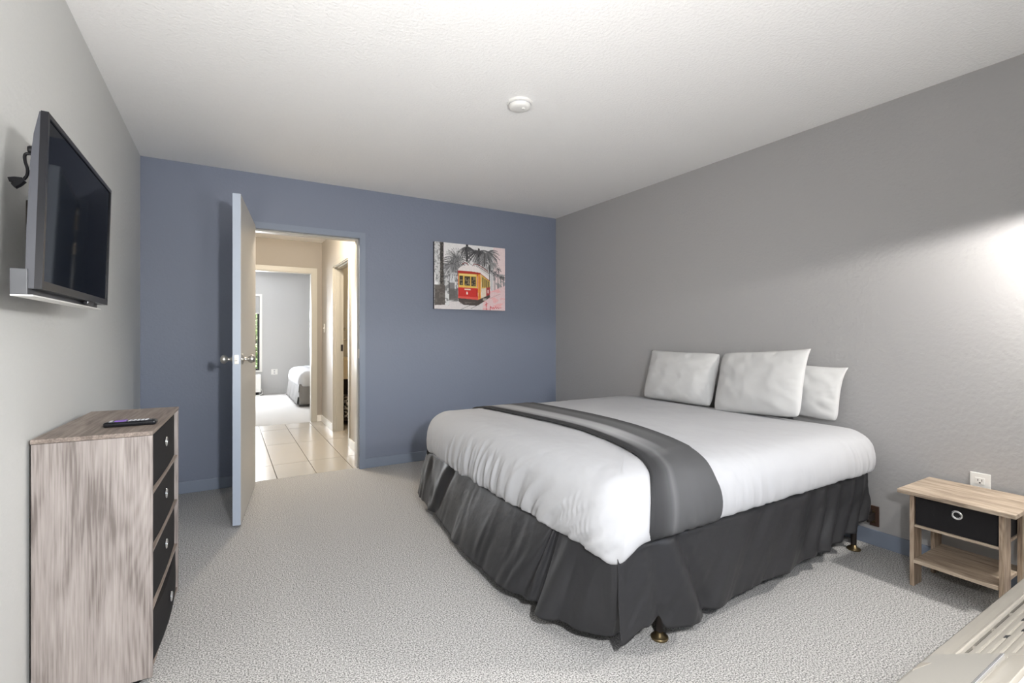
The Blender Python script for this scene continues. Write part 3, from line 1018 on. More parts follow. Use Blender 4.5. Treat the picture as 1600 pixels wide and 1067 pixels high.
# pillows
def pillow(name, label, w_, h_, th, loc, lean, yaw, roll=0.0, seed=0, ears=(1, 1, 1, 1), bulge_low=0.0):
    """stands on its long lower edge: local x = width, local y = up, z = thickness towards the viewer; origin at middle of lower edge"""
    nx_, ny_ = 56, 42
    bm = bmesh.new()
    sides = []
    for sgn in (1, -1):
        g = []
        for i in range(nx_ + 1):
            row = []
            for j in range(ny_ + 1):
                u, v = -1 + 2 * i / nx_, -1 + 2 * j / ny_
                e = (1 - abs(u) ** 2.6) * (1 - abs(v) ** 2.6)
                t_ = th * max(e, 0.0) ** 0.55
                # sides pull in between the corners, corners stay as ears
                pin = 1 - 0.055 * (1 - v * v) * abs(u) ** 3
                piv = 1 - 0.050 * (1 - u * u) * abs(v) ** 3
                rc = 0.30
                x = u * w_ / 2 * pin * math.sqrt(1 - rc * v ** 4 * abs(u) ** 3 / 2)
                y = v * h_ / 2 * piv * math.sqrt(1 - rc * u ** 4 * abs(v) ** 3 / 2)
                k = (0 if u < 0 else 1) + (0 if v < 0 else 2)
                ear = (abs(u) * abs(v)) ** 5 * (ears[k] - 1)
                x += ear * 0.040 * (1 if u > 0 else -1)
                y += ear * 0.022 * (1 if v > 0 else -1)
                y -= 0.02 * th / 0.1 * bulge_low * (1 - v) * 0.5
                edge = 1 - max(abs(u), abs(v))
                wk = nz(u * 3.2, v * 3.0, seed + sgn) * 0.007 + nz(u * 7 + v * 2, v * 4, seed + 3 * sgn) * 0.0025
                # radial creases running in from the edges
                wk += 0.008 * smoothstep(0.38, 0.03, edge) * nz(math.atan2(v, u) * 7, 0.2, seed + 5)
                tt = sgn * (t_ + wk * min(1.0, e * 2.5)) * (1.0 + bulge_low * (-v) * 0.35)
                row.append(bm.verts.new((x, y + h_ / 2, tt)))
            g.append(row)
        for i in range(nx_):
            for j in range(ny_):
                bm.faces.new((g[i][j], g[i + 1][j], g[i + 1][j + 1], g[i][j + 1]))
    bmesh.ops.remove_doubles(bm, verts=bm.verts, dist=0.0004)
    # local frame: width along world -y (left in picture = far), up = z, thickness towards -x
    B = Matrix(((0, 0, -1, 0), (-1, 0, 0, 0), (0, 1, 0, 0), (0, 0, 0, 1)))
    mt = Matrix.Rotation(yaw, 4, 'Z') @ Matrix.Rotation(lean, 4, 'Y') @ B @ Matrix.Rotation(roll, 4, 'Z')
    bmesh.ops.transform(bm, matrix=Matrix.Translation(loc) @ mt, verts=bm.verts)
    o_ = obj(name, bm, M['pillow'], base=loc, smooth=True)
    return props(o_, label, 'pillow', 'pillows at the head of the bed')


pillow('pillow', 'white pillow standing behind, showing its bent corner at the right', 0.55, 0.320, 0.052, (3.520, 1.680, 0.676), R(9), R(2), R(-3), 3, (1, 1.0, 1, 1.8))
pillow('pillow', 'front white pillow in the middle, largest of the three', 0.60, 0.425, 0.062, (3.352, 1.815, 0.668), R(19), R(-2), R(4), 11, (1, 1, 1.0, 1.7), 0.3)
pillow('pillow', 'white pillow at the far side, leftmost of the three', 0.64, 0.395, 0.075, (3.385, 2.455, 0.668), R(17), R(1), R(0), 21, (1, 1, 1.7, 1.0), 0.3)

# ---- bed in the far room
FX0, FX1, FY0, FY1 = 1.52, 3.58, 8.40, 9.97
fbed = thing('bed', (2.5, 9.2, 0), 'bed with a grey skirt in the far bedroom', 'bed')
obj('box_spring', bx((1.58, 8.47, 0.20), (3.55, 9.90, 0.36), 0.02), M['grey_skirt'], fbed)
obj('mattress', bx((1.60, 8.50, 0.36), (3.50, 9.86, 0.52), 0.05), M['sheet'], fbed)
for x in (1.75, 3.4):
    for y in (8.6, 9.75):
        obj('leg', lathe([(0, 0.0), (0.02, 0.0), (0.02, 0.20), (0, 0.20)], 12, Matrix.Translation((x, y, 0))), M['iron'], fbed)


def far_foot(s_, t_):
    y = 9.95 + (8.41 - 9.95) * s_
    return (1.535 - 0.03 * t_ - folds(y * 1.4, t_, 3.0, 0.02), y, 0.37 + (0.04 - 0.37) * t_)


def far_side(s_, t_):
    x = 1.53 + 1.95 * s_
    return (x, 8.425 - 0.02 * t_ - folds(x * 1.4, t_, 6.0, 0.016), 0.37 + (0.04 - 0.37) * t_)


sk = obj('bed_skirt', cloth_sheet(100, 10, far_foot), M['grey_skirt'], fbed, smooth=True)
obj('skirt_side', cloth_sheet(100, 10, far_side), M['grey_skirt'], sk, smooth=True)
s2 = obj('bed_sheet', cover((FX0 + FX1) / 2, (FY0 + FY1) / 2, (FX1 - FX0) / 2, (FY1 - FY0) / 2, 0.10, lambda x, y, nn: 0.33 + 0.008 * nz(x * 8, y * 8, 1), 0.585, lambda x, y, z, f, nn, side: ((0.006 * nz(x * 11, y * 11, z * 3) * (1 - smoothstep(0.3, 0.95, f)) if side else 0.0), 0.0), na=10, nx=60, ny=60, nprof=14), M['sheet'], base=(2.5, 9.2, 0.36), smooth=True)
props(s2, 'white sheet over the bed in the far bedroom', 'bed sheet')
pr2 = [(FY0 - 0.004 + d, 0.335 + 0.252 * f) for d, f in profile(14)[3:]]
sec2 = pr2 + [(8.62 + 1.1 * k / 20, 0.589 + 0.006 * math.sin(math.pi * k / 20)) for k in range(21)] + [(FY1 + FY0 - y, z) for y, z in pr2[::-1]]
r2 = obj('bed_runner', runner(sec2, lambda y, z: 1.76, lambda y, z: 2.15, 0.008, lambda x, y, z: 0.0, 10), M['throw2'], base=(1.95, 9.2, 0.585), smooth=True)
props(r2, 'plain grey runner across the bed in the far bedroom', 'bed runner')

# ---------------------------------------------------------------- television
TY0, TY1 = 1.545, 2.272
tv = thing('television', (0.0, 1.905, 1.28), 'black flat television hung on the light grey wall', 'television')
TILT = R(1.6)
XB = 0.152          # front plane at the lower edge
tmx = Matrix.Translation((XB, 0, 1.276)) @ Matrix.Rotation(TILT, 4, 'Y')
TH = 0.422
obj('bezel', (lambda bm: (bmesh.ops.transform(bm, matrix=tmx, verts=bm.verts), bm)[1])(panel('x', -0.014, 0.014, TY0, TY1, 0.0, TH, [(TY0 + 0.012, TY1 - 0.012, 0.020, TH - 0.012)])), M['black_plastic'], tv)
obj('screen', bx((-0.008, TY0 + 0.011, 0.019), (-0.003, TY1 - 0.011, TH - 0.011), mtx=tmx), M['screen'], tv)
# rear shell, thin at the top and thicker below
shell = bmesh.new()
profs = [(0.0, -0.013), (0.0, -0.030), (0.14, -0.031), (0.30, -0.029), (0.365, -0.025), (TH - 0.002, -0.0165), (TH - 0.002, -0.013)]
A = []
for y, ins in ((TY0 + 0.001, 0.0), (TY0 + 0.035, 0.006), (TY1 - 0.035, 0.006), (TY1 - 0.001, 0.0)):
    A.append([shell.verts.new(tmx @ Vector((x - (ins if x < -0.015 else 0), y, z))) for z, x in profs])
for a, b_ in zip(A, A[1:]):
    for k in range(len(profs)):
        j = (k + 1) % len(profs)
        shell.faces.new((a[k], a[j], b_[j], b_[k]))
shell.faces.new(A[0])
shell.faces.new(A[-1][::-1])
obj('rear_shell', shell, M['tv_case'], tv, label='charcoal rear shell')
obj('sensor_bump', bx((-0.016, 2.00, -0.012), (-0.001, 2.075, 0.002), 0.004, mtx=tmx), M['black_plastic'], tv)
# slim grey case behind the lower edge; a pale plate paints the light on its underside
cs = obj('lower_case', bx((0.098, TY0 - 0.005, 1.262), (0.128, TY1 - 0.03, 1.322), 0.0015), M['grey_metal'], tv, label='grey metal case along the lower back edge')
obj('lit_underside', bx((0.0985, TY0 - 0.004, 1.2585), (0.137, TY1 - 0.02, 1.262)), M['white_plastic'], tv, label='pale plate painting the light on the underside')
wm = obj('wall_mount', bx((0.0, 2.02, 1.42), (0.012, 2.20, 1.58), 0.002), M['iron'], tv)
for z in (1.45, 1.55):
    obj('mount_arm', bx((0.011, 2.06, z - 0.015), (0.128, 2.16, z + 0.015), 0.002), M['iron'], wm)
CY = 1.852
obj('cord_socket', lathe([(0, 0), (0.010, 0), (0.012, 0.004), (0.012, 0.05), (0, 0.05)], 12, Matrix.Translation((0.049, CY, 1.687)) @ Matrix.Rotation(R(90), 4, 'Y')), M['black_plastic'], tv)
cord = obj('power_cord', tube(curve_pts([(0.075, CY, 1.674), (0.052, CY, 1.676), (0.0430, CY, 1.672), (0.0425, CY, 1.655), (0.0475, CY, 1.632), (0.0465, CY, 1.615), (0.040, CY, 1.602)], 36), 0.0040, 8), M['black_plastic'], tv, smooth=True)
pmx = Matrix.Translation((0.036, CY, 1.598)) @ Matrix.Rotation(R(-28), 4, 'Y')
pg = bmesh.new()
pg = prism([(0.006, -0.005), (0.006, 0.005), (-0.008, 0.012), (-0.022, 0.015), (-0.024, 0.003), (-0.014, 0.001), (-0.024, -0.003), (-0.022, -0.014), (-0.008, -0.011)], 1, -0.010, 0.010)
bmesh.ops.transform(pg, matrix=pmx, verts=pg.verts)
plg = obj('plug', pg, M['black_plastic'], cord)

# ---------------------------------------------------------------- dresser
dx = thing('dresser', (0.012, 2.04, 0.0), 'tall grey oak dresser with four black fabric drawers', 'dresser', rotz=R(-2.6))
DW, DL, DH = 0.302, 0.625, 0.845        # depth (x), length (y), height
LY0, LY1 = -0.020, -0.020 + DL
obj('side_panel', bx((0.0, LY0, 0.018), (DW, LY0 + 0.015, DH - 0.015), 0.0015), M['oak_z'], dx, local=True)
obj('side_panel', bx((0.0, LY1 - 0.015, 0.018), (DW, LY1, DH - 0.015), 0.0015), M['oak_z'], dx, local=True)
obj('top', bx((-0.002, LY0 - 0.001, DH - 0.014), (DW + 0.001, LY1 + 0.001, DH), 0.0015), M['oak_y'], dx, local=True)
obj('back_panel', bx((0.001, LY0 + 0.015, 0.03), (0.006, LY1 - 0.015, DH - 0.015)), M['oak_z'], dx, local=True)
for z in (0.030, 0.226, 0.424, 0.622):
    obj('shelf', bx((0.006, LY0 + 0.015, z), (DW - 0.003, LY1 - 0.015, z + 0.010), 0.001), M['oak_y'], dx, local=True)
for x in (0.03, DW - 0.045):
    for y in (LY0 + 0.028, LY1 - 0.028):
        obj('foot', lathe([(0, 0.0), (0.011, 0.0), (0.013, 0.004), (0.013, 0.019), (0, 0.019)], 12, Matrix.Translation((x, y, 0))), M['black_plastic'], dx, local=True)


def bin_front(x0, x1, y0, y1, z0, z1, bulge, sag):
    """fabric bin: soft box whose front bellies out and whose upper hem sags"""
    n, m_ = 24, 10
    bm = bmesh.new()

    def fx(s_, t_):
        return x1 + bulge * math.sin(math.pi * s_) ** 0.8 * (0.35 + 0.65 * math.sin(math.pi * min(1, t_ * 0.8 + 0.1))) * (1.15 - 0.6 * t_)
    g = []
    for i in range(n + 1):
        s_ = i / n
        top = z1 - sag * math.sin(math.pi * s_) ** 1.2
        g.append([bm.verts.new((fx(s_, j / m_), y0 + (y1 - y0) * s_, z0 + (top - z0) * j / m_)) for j in range(m_ + 1)])
    b_ = [[bm.verts.new((x0 if k else x1 - 0.006, y0 + (y1 - y0) * i / n, z)) for z in (z0, z1)] for k in (1,) for i in range(n + 1)]
    for i in range(n):
        for j in range(m_):
            bm.faces.new((g[i][j], g[i + 1][j], g[i + 1][j + 1], g[i][j + 1]))
        bm.faces.new((b_[i][0], b_[i + 1][0], g[i + 1][0], g[i][0]))
        bm.faces.new((g[i][m_], g[i + 1][m_], b_[i + 1][1], b_[i][1]))
        bm.faces.new((b_[i][0], b_[i][1], b_[i + 1][1], b_[i + 1][0]))
    for i in (0, n):
        bm.faces.new([b_[i][0]] + g[i] + [b_[i][1]])
    return bm


def grommet(parent, mt, ro=0.019, ri=0.011):
    pr = [(ri, -0.002), (ri, 0.002), (ri + 0.002, 0.0035), (ro - 0.002, 0.0035), (ro, 0.001), (ro, -0.002), (ri, -0.002)]
    q = obj('grommet', lathe(pr, 24, mt), M['chrome'], parent, smooth=True, local=True, label='chrome ring grommet')
    return q


for k, (z0, z1, bl, sg, ox) in enumerate(((0.636, 0.822, 0.010, 0.004, 0.0), (0.438, 0.616, 0.010, 0.006, 0.0), (0.240, 0.418, 0.010, 0.006, 0.0), (0.044, 0.214, 0.024, 0.030, 0.004))):
    f0 = DW - 0.014 + ox
    q = obj('drawer', bin_front(0.02, f0, LY0 + 0.019, LY1 - 0.019, z0, z1, bl, sg), M['black_cloth'], dx, smooth=False, local=True)
    zc = z0 + (z1 - z0) * 0.62 - sg * 0.4
    grommet(q, Matrix.Translation((f0 + bl * 0.86 + 0.002, (LY0 + LY1) / 2, zc)) @ Matrix.Rotation(R(90), 4, 'Y'))

rm = thing('remote_control', (0.235, 2.165, 0.8455), 'black remote control lying on the dresser', 'remote', rotz=R(-4))
obj('body', bx((-0.075, -0.021, 0.0), (0.075, 0.021, 0.017), 0.008, 4), M['black_plastic'], rm, smooth=True, local=True)
obj('keypad', bx((-0.060, -0.016, 0.0165), (0.062, 0.016, 0.0178)), M['tv_case'], rm, local=True)
obj('button', bx((-0.045, -0.013, 0.017), (-0.012, 0.013, 0.0205), 0.0015), M['purple'], rm, local=True, label='purple direction button')
for i, x in enumerate((-0.056, -0.002, 0.010, 0.022, 0.034, 0.046)):
    for y in (-0.009, 0.009):
        obj('button', bx((x - 0.004, y - 0.005, 0.017), (x + 0.004, y + 0.005, 0.0198), 0.001), M['button'], rm, local=True)

# ---------------------------------------------------------------- nightstand
ns = thing('nightstand', (3.42, 0.83, 0), 'small tan wood nightstand with one black drawer, beside the bed', 'nightstand', rotz=0)
NX0, NX1, NY0, NY1 = 3.275, 3.595, 0.668, 0.986
obj('top', bx((3.238, 0.625, 0.428), (3.600, 1.022, 0.447), 0.003), M['tan_y'], ns)
for y in (NY0, NY1 - 0.016):
    for xa, xb in ((NX0, NX0 + 0.085), (NX1 - 0.085, NX1)):
        obj('leg', bx((xa, y, 0.0), (xb, y + 0.016, 0.428), 0.001), M['tan_z'], ns)
obj('rail', bx((NX0 + 0.004, NY0 + 0.0165, 0.276), (NX1 - 0.004, NY1 - 0.0165, 0.288), 0.001), M['tan_y'], ns)
obj('shelf', bx((NX0 - 0.010, NY0 + 0.0165, 0.112), (NX1 - 0.002, NY1 - 0.0165, 0.128), 0.0015), M['tan_y'], ns)
q = obj('drawer', bx((NX0 + 0.006, NY0 + 0.020, 0.2885), (NX1 - 0.02, NY1 - 0.020, 0.420), 0.004), M['black_cloth'], ns)
gm = obj('grommet', lathe([(0.011, -0.002), (0.011, 0.002), (0.013, 0.0035), (0.019, 0.0035), (0.021, 0.001), (0.021, -0.002), (0.011, -0.002)], 24, Matrix.Translation((NX0 + 0.005, 0.818, 0.378)) @ Matrix.Rotation(R(-90), 4, 'Y')), M['chrome'], q, smooth=True, label='chrome ring grommet')

ou = thing('wall_outlet', (W, 0.835, 0.45), 'white outlet on the grey wall just above the nightstand', 'outlet')
obj('plate', bx((W - 0.007, 0.798, 0.39), (W, 0.872, 0.508), 0.003), M['white_plastic'], ou)
for z in (0.425, 0.470):
    s_ = obj('socket', bx((W - 0.009, 0.818, z - 0.015), (W - 0.006, 0.852, z + 0.015), 0.001), M['white_plastic'], ou)
    for y in (0.828, 0.842):
        obj('slot', bx((W - 0.0096, y - 0.0012, z - 0.001), (W - 0.0085, y + 0.0012, z + 0.009)), M['dark'], s_)
    obj('slot', bx((W - 0.0096, 0.832, z - 0.011), (W - 0.0085, 0.838, z - 0.005)), M['dark'], s_)

# ---------------------------------------------------------------- air conditioner under the window, lower right
AX0, AX1 = 1.22, 2.34
ac = thing('air_conditioner', ((AX0 + AX1) / 2, 0.05, 0.0), 'ivory air conditioner with slatted top under the window', 'air conditioner')
YF, ZF = 0.335, 0.640           # front top edge
Y1, Z1 = 0.313, 0.660           # start of the sloping top
Y2, Z2 = 0.205, 0.722           # end of the slope
SL = math.atan2(Z2 - Z1, Y1 - Y2)
LX = 1.482                      # right edge of the control lid
GX0, GX1 = 1.505, 2.30
body = prism([(NEAR + 0.012, 0.09), (YF, 0.09), (YF, ZF - 0.012), (YF - 0.004, ZF), (Y1 + 0.006, Z1 - 0.002), (Y1 - 0.006, Z1 + 0.0045), (Y1 - 0.03, Z1 + 0.0155), (Y1 - 0.030, 0.60), (NEAR + 0.012, 0.60)], 0, AX0, AX1)
obj('cabinet', body, M['ac'], ac, smooth=False)
obj('base', bx((AX0 + 0.02, NEAR + 0.02, 0.0), (AX1 - 0.02, YF - 0.02, 0.09)), M['ac_lid'], ac)
obj('top_deck', bx((AX0, NEAR + 0.012, 0.60), (AX1, Y2 - 0.004, Z2), 0.006), M['ac_top'], ac, label='flat rear deck coloured white for its sunlit glare')


def slope(a, b_, m_, name, parent, bevel=0.001, lab=None, x=None, smooth=False):
    """block lying on the slope: a, b_ = (x, distance up the slope, height above it)"""
    mt = Matrix.Translation((0, Y1, Z1)) @ Matrix.Rotation(-SL, 4, 'X') @ Matrix.Scale(-1, 4, (0, 1, 0))
    bm = bx(a, b_, bevel, 2)
    bmesh.ops.transform(bm, matrix=mt, verts=bm.verts)
    return obj(name, bm, m_, parent, label=lab, smooth=smooth)


LS = math.hypot(Z2 - Z1, Y1 - Y2)
slope((AX0, 0.024, -0.05), (GX0 - 0.012, LS, 0.0), M['ac'], 'control_panel', ac)
ld = slope((1.255, 0.002, -0.001), (LX, LS - 0.028, 0.006), M['ac_lid'], 'control_lid', ac, 0.003, 'grey control lid')
mt = Matrix.Translation((0, Y1, Z1)) @ Matrix.Rotation(-SL, 4, 'X') @ Matrix.Scale(-1, 4, (0, 1, 0))
bm = prism([(1.408, 0.004), (1.440, 0.004), (1.440, 0.018)], 2, 0.0, 0.0064)
bmesh.ops.transform(bm, matrix=mt, verts=bm.verts)
obj('notch_shade', bm, M['ac_shadow'], ld)  # darker wedge painted as the shade in the finger notch
slope((1.257, LS - 0.030, 0.003), (LX - 0.003, LS - 0.026, 0.0072), M['chrome'], 'lid_edge', ld, 0.001, 'bright rear edge of the lid')
gr = slope((GX0 - 0.012, 0.028, -0.05), (GX1 + 0.012, LS - 0.004, -0.028), M['dark'], 'grille_well', ac)
slope((GX0 - 0.012, LS - 0.012, -0.028), (GX1 + 0.012, LS, 0.0), M['ac'], 'grille_rim', ac)
slope((GX0 - 0.012, 0.028, -0.028), (GX0, LS, 0.0), M['ac'], 'grille_rim', ac)
slope((GX1, 0.028, -0.028), (AX1, LS, 0.0), M['ac'], 'grille_rim', ac)
slope((GX0 - 0.012, 0.0235, -0.03), (AX1, 0.028, 0.0015), M['ac'], 'grille_rim', ac)
slope((GX0, 0.0283, -0.012), (GX1, 0.0362, -0.006), M['dark'], 'slot', ac, 0.0, 'black strip shading the slot along the front of the grille')  # black strip laid in to paint the shade of the slot
slope((LX + 0.0004, 0.002, -0.002), (LX + 0.0034, LS - 0.028, 0.0010), M['ac_shadow'], 'seam_shade', ac, 0.0)  # thin darker strip stands for the shaded gap beside the lid
nsl = 5
s_in = 0.0370                # a narrow slot runs along the front of the louvers
pitch = (LS - 0.0125 - s_in) / nsl
for k in range(nsl):
    s0 = s_in + k * pitch
    slope((GX0, s0 + 0.0006, -0.016), (GX1, s0 + pitch - 0.0006, -0.0015), M['ac'], 'louver', ac, 0.003)
for k in range(9):
    x = GX0 + 0.040 + k * 0.088
    slope((x - 0.003, 0.0275, -0.022), (x + 0.003, s_in + 0.002, -0.003), M['ac'], 'rib', ac, 0.0)
for k in range(9):
    for j in (2, 3):
        x = GX0 + 0.075 + k * 0.088 + 0.03 * (j - 2)
        s0 = s_in + j * pitch
        mt = Matrix.Translation((0, Y1, Z1)) @ Matrix.Rotation(-SL, 4, 'X') @ Matrix.Scale(-1, 4, (0, 1, 0))
        bm = prism([(x, s0 - 0.003), (x + 0.011, s0 - 0.003), (x + 0.011, s0 + 0.004)], 2, -0.006, -0.0009)
        bmesh.ops.transform(bm, matrix=mt, verts=bm.verts)
        obj('vent_hole_shade', bm, M['dark'], ac)  # black wedges flush with the louvers paint the shade of holes

# small window unit far away, under the far window
fa = thing('air_conditioner', (0.6, BY1 - 0.12, 0), 'white air conditioner under the window of the far bedroom', 'air conditioner')
obj('cabinet', bx((0.02, BY1 - 0.22, 0.06), (1.10, BY1 - 0.014, 0.40), 0.02, 3), M['white_plastic'], fa)
obj('vent_slot', bx((0.85, BY1 - 0.20, 0.3995), (1.05, BY1 - 0.15, 0.402)), M['dark'], fa)
for k in range(6):
    obj('louver', bx((0.06, BY1 - 0.224, 0.12 + 0.04 * k), (1.06, BY1 - 0.218, 0.14 + 0.04 * k), 0.002), M['white_plastic'], fa)
obj('base', bx((0.06, BY1 - 0.20, 0.0), (1.06, BY1 - 0.03, 0.06)), M['dark'], fa)
obj('power_cord', tube(curve_pts([(1.09, BY1 - 0.10, 0.14), (1.13, BY1 - 0.12, 0.05), (1.08, BY1 - 0.26, 0.012), (0.95, BY1 - 0.30, 0.01), (0.8, BY1 - 0.26, 0.012)], 24), 0.008, 8), M['white_plastic'], fa, smooth=True)

# ---------------------------------------------------------------- smoke detector
sd = thing('smoke_detector', (1.908, 2.243, H), 'round white smoke detector on the ceiling', 'smoke detector')
fl = Matrix.Translation((1.908, 2.243, H)) @ Matrix.Rotation(R(180), 4, 'X')
obj('base', lathe([(0, 0), (0.067, 0), (0.067, 0.010), (0.064, 0.012), (0, 0.012)], 40, fl), M['white_plastic'], sd, smooth=False)
obj('cover', lathe([(0.060, 0.012), (0.060, 0.020), (0.056, 0.030), (0.046, 0.036), (0.020, 0.038), (0, 0.038)], 40, fl), M['white_plastic'], sd, smooth=True)
obj('vent_ring', lathe([(0.0605, 0.0135), (0.0612, 0.0145), (0.0612, 0.0175), (0.0605, 0.0185), (0.0605, 0.0135)], 40, fl), M['button'], sd)
obj('test_button', lathe([(0, 0.042), (0.008, 0.042), (0.010, 0.040), (0.010, 0.036), (0, 0.036)], 16, Matrix.Translation((0.012, -0.02, 0)) @ fl), M['white_plastic'], sd, smooth=True)

# ---------------------------------------------------------------- canvas picture
CX0, CX1, CZ0, CZ1 = 2.203, 2.968, 1.414, 2.047
pc = thing('canvas_picture', ((CX0 + CX1) / 2, D, CZ0), 'stretched canvas print of a red streetcar under grey palms', 'picture')
obj('stretcher', bx((CX0, D - 0.030, CZ0), (CX1, D - 0.001, CZ1), 0.001), M['canvas_edge'], pc, label='dark canvas sides')
NX, NY = 300, 248
uu, vv = np.meshgrid(np.linspace(0, 1, NX), np.linspace(0, 1, NY))     # v downwards
# the drawing is laid out on a 840 x 785 sheet
px, py = uu * 840, vv * 785
img = np.zeros((NY, NX, 3))
rng = np.random.default_rng(5)


def vnoise(sx, sy, seed):
    r_ = np.random.default_rng(seed)
    gx, gy = int(840 / sx) + 3, int(785 / sy) + 3
    g = r_.random((gy, gx))
    x, y = px / sx, py / sy
    i, j = x.astype(int), y.astype(int)
    fx, fy = x - i, y - j
    return (g[j, i] * (1 - fx) + g[j, i + 1] * fx) * (1 - fy) + (g[j + 1, i] * (1 - fx) + g[j + 1, i + 1] * fx) * fy


def paint(mask, c, a=1.0):
    c = np.array(c, float)
    k = (mask.astype(float) * a)[..., None]
    img[:] = img * (1 - k) + c * k


def poly(pts):
    inside = np.zeros(px.shape, bool)
    n = len(pts)
    for i in range(n):
        x0, y0 = pts[i]
        x1, y1 = pts[(i + 1) % n]
        if y0 == y1:
            continue
        c = ((y0 > py) != (y1 > py)) & (px < (x1 - x0) * (py - y0) / (y1 - y0) + x0)
        inside ^= c
    return inside


def rect(a, b_, c, d_):
    return (px >= a) & (px <= c) & (py >= b_) & (py <= d_)


def line(x0, y0, x1, y1, w_):
    L2 = (x1 - x0) ** 2 + (y1 - y0) ** 2 + 1e-9
    t_ = np.clip(((px - x0) * (x1 - x0) + (py - y0) * (y1 - y0)) / L2, 0, 1)
    return np.hypot(px - x0 - t_ * (x1 - x0), py - y0 - t_ * (y1 - y0)) < w_ / 2


def stroke(pts, w_, c, a=1.0):
    m_ = np.zeros(px.shape, bool)
    for (a0, b0), (a1, b1) in zip(pts, pts[1:]):
        m_ |= line(a0, b0, a1, b1, w_)
    paint(m_, c, a)


def palm(cx, cy, rad, n, seed, c, w_=7, lo=0.0, hi=6.283, droop=0.35):
    r_ = random.Random(seed)
    for k in range(n):
        a = lo + (hi - lo) * (k + r_.random()) / n
        L_ = rad * r_.uniform(0.65, 1.05)
        p_ = []
        for s_ in (0, 0.35, 0.7, 1.0):
            p_.append((cx + L_ * s_ * math.cos(a), cy + L_ * s_ * math.sin(a) + droop * L_ * s_ * s_))
        v_ = r_.randint(-25, 45)
        stroke(p_, w_ * r_.uniform(0.6, 1.2), [max(0, q + v_) for q in c], 0.9)


img[:] = (228, 226, 226)
paint(px > 690, (238, 214, 214), 0.8)
paint((px < 75), (206, 206, 206))
paint((px < 75) & (vnoise(9, 14, 1) > 0.55), (130, 130, 130), 0.7)
# middle street behind
paint(rect(75, 250, 275, 690), (200, 200, 200))
paint(rect(75, 250, 275, 690) & (vnoise(22, 20, 2) > 0.5), (110, 110, 112), 0.75)
paint(rect(150, 350, 245, 560) & (vnoise(30, 60, 3) > 0.45), (225, 225, 228), 0.8)
paint(rect(160, 470, 235, 660), (88, 86, 86), 0.7)
stroke([(165, 370), (165, 650)], 9, (70, 70, 70))
stroke([(232, 370), (232, 560)], 8, (235, 235, 235))
# palms
palm(245, 175, 185, 64, 1, (88, 88, 90), 6)
palm(215, 250, 150, 40, 2, (100, 100, 102), 6)
stroke([(372, 0), (370, 190)], 26, (46, 44, 44))
palm(372, 20, 120, 26, 3, (60, 60, 62), 8, 0.2, 2.9)
stroke([(512, 40), (510, 215)], 22, (50, 48, 48))
palm(520, 60, 170, 46, 4, (64, 64, 66), 7, -0.4, 3.4)
palm(612, 70, 165, 52, 5, (92, 92, 94), 7, -0.8, 2.9, 0.5)
stroke([(585, 90), (585, 240)], 13, (80, 78, 78))
palm(660, 190, 100, 26, 6, (120, 120, 120), 5, -0.3, 2.4, 0.5)
stroke([(640, 230), (646, 520)], 13, (70, 70, 70))
# far row of palms
paint(rect(690, 330, 840, 520) & (vnoise(14, 30, 8) > 0.5), (150, 150, 152), 0.8)
for k, (x, h0) in enumerate(((672, 300), (700, 330), (716, 310), (742, 340), (758, 270), (790, 360), (815, 370))):
    stroke([(x, h0), (x, 540)], 6, (92, 92, 94))
    palm(x, h0, 30 if k != 4 else 42, 14, 20 + k, (80, 80, 82), 5)
# trunk and kiosk at the left
stroke([(82, 0), (86, 730)], 40, (58, 54, 52))
paint((np.abs(px - 84) < 20) & (vnoise(12, 10, 9) > 0.62), (112, 106, 100), 0.8)
paint(rect(4, 505, 118, 742), (92, 86, 82))
paint(rect(4, 505, 118, 742) & (vnoise(20, 16, 11) > 0.6), (118, 112, 108), 0.6)
paint(rect(2, 360, 12, 500), (240, 240, 240))
paint(rect(-5, 470, 40, 500), (238, 238, 238))
# ground
paint(poly([(0, 742), (118, 735), (160, 690), (270, 690), (420, 690), (640, 560), (840, 480), (840, 785), (0, 785)]), (222, 216, 216))
paint(poly([(640, 560), (840, 470), (840, 785), (560, 785), (560, 700)]), (232, 204, 206))
paint(poly([(640, 560), (840, 470), (840, 785), (560, 785), (560, 700)]) & (vnoise(50, 22, 13) > 0.62), (240, 170, 172), 0.6)
paint(rect(118, 585, 165, 742), (222, 222, 222))
paint(rect(118, 585, 165, 742) & (vnoise(14, 22, 12) > 0.6), (120, 120, 120), 0.7)
paint(rect(165, 540, 265, 680), (98, 94, 92), 0.75)
stroke([(300, 785), (400, 735)], 6, (150, 146, 146))
stroke([(420, 770), (520, 715)], 6, (140, 136, 136))
stroke([(640, 640), (780, 575)], 5, (190, 160, 162))
# streetcar: roof
paint(poly([(262, 320), (282, 285), (318, 258), (400, 246), (490, 258), (540, 305), (640, 372), (640, 420), (540, 345), (262, 325)]), (236, 228, 226))
paint(poly([(520, 250), (640, 318), (640, 370), (545, 308), (500, 262)]), (214, 208, 206))
stroke([(318, 238), (345, 222), (372, 222), (385, 246)], 9, (122, 42, 38))
stroke([(440, 250), (455, 226), (500, 230), (560, 262), (625, 306)], 9, (122, 46, 40))
stroke([(520, 262), (636, 330)], 7, (96, 60, 54))
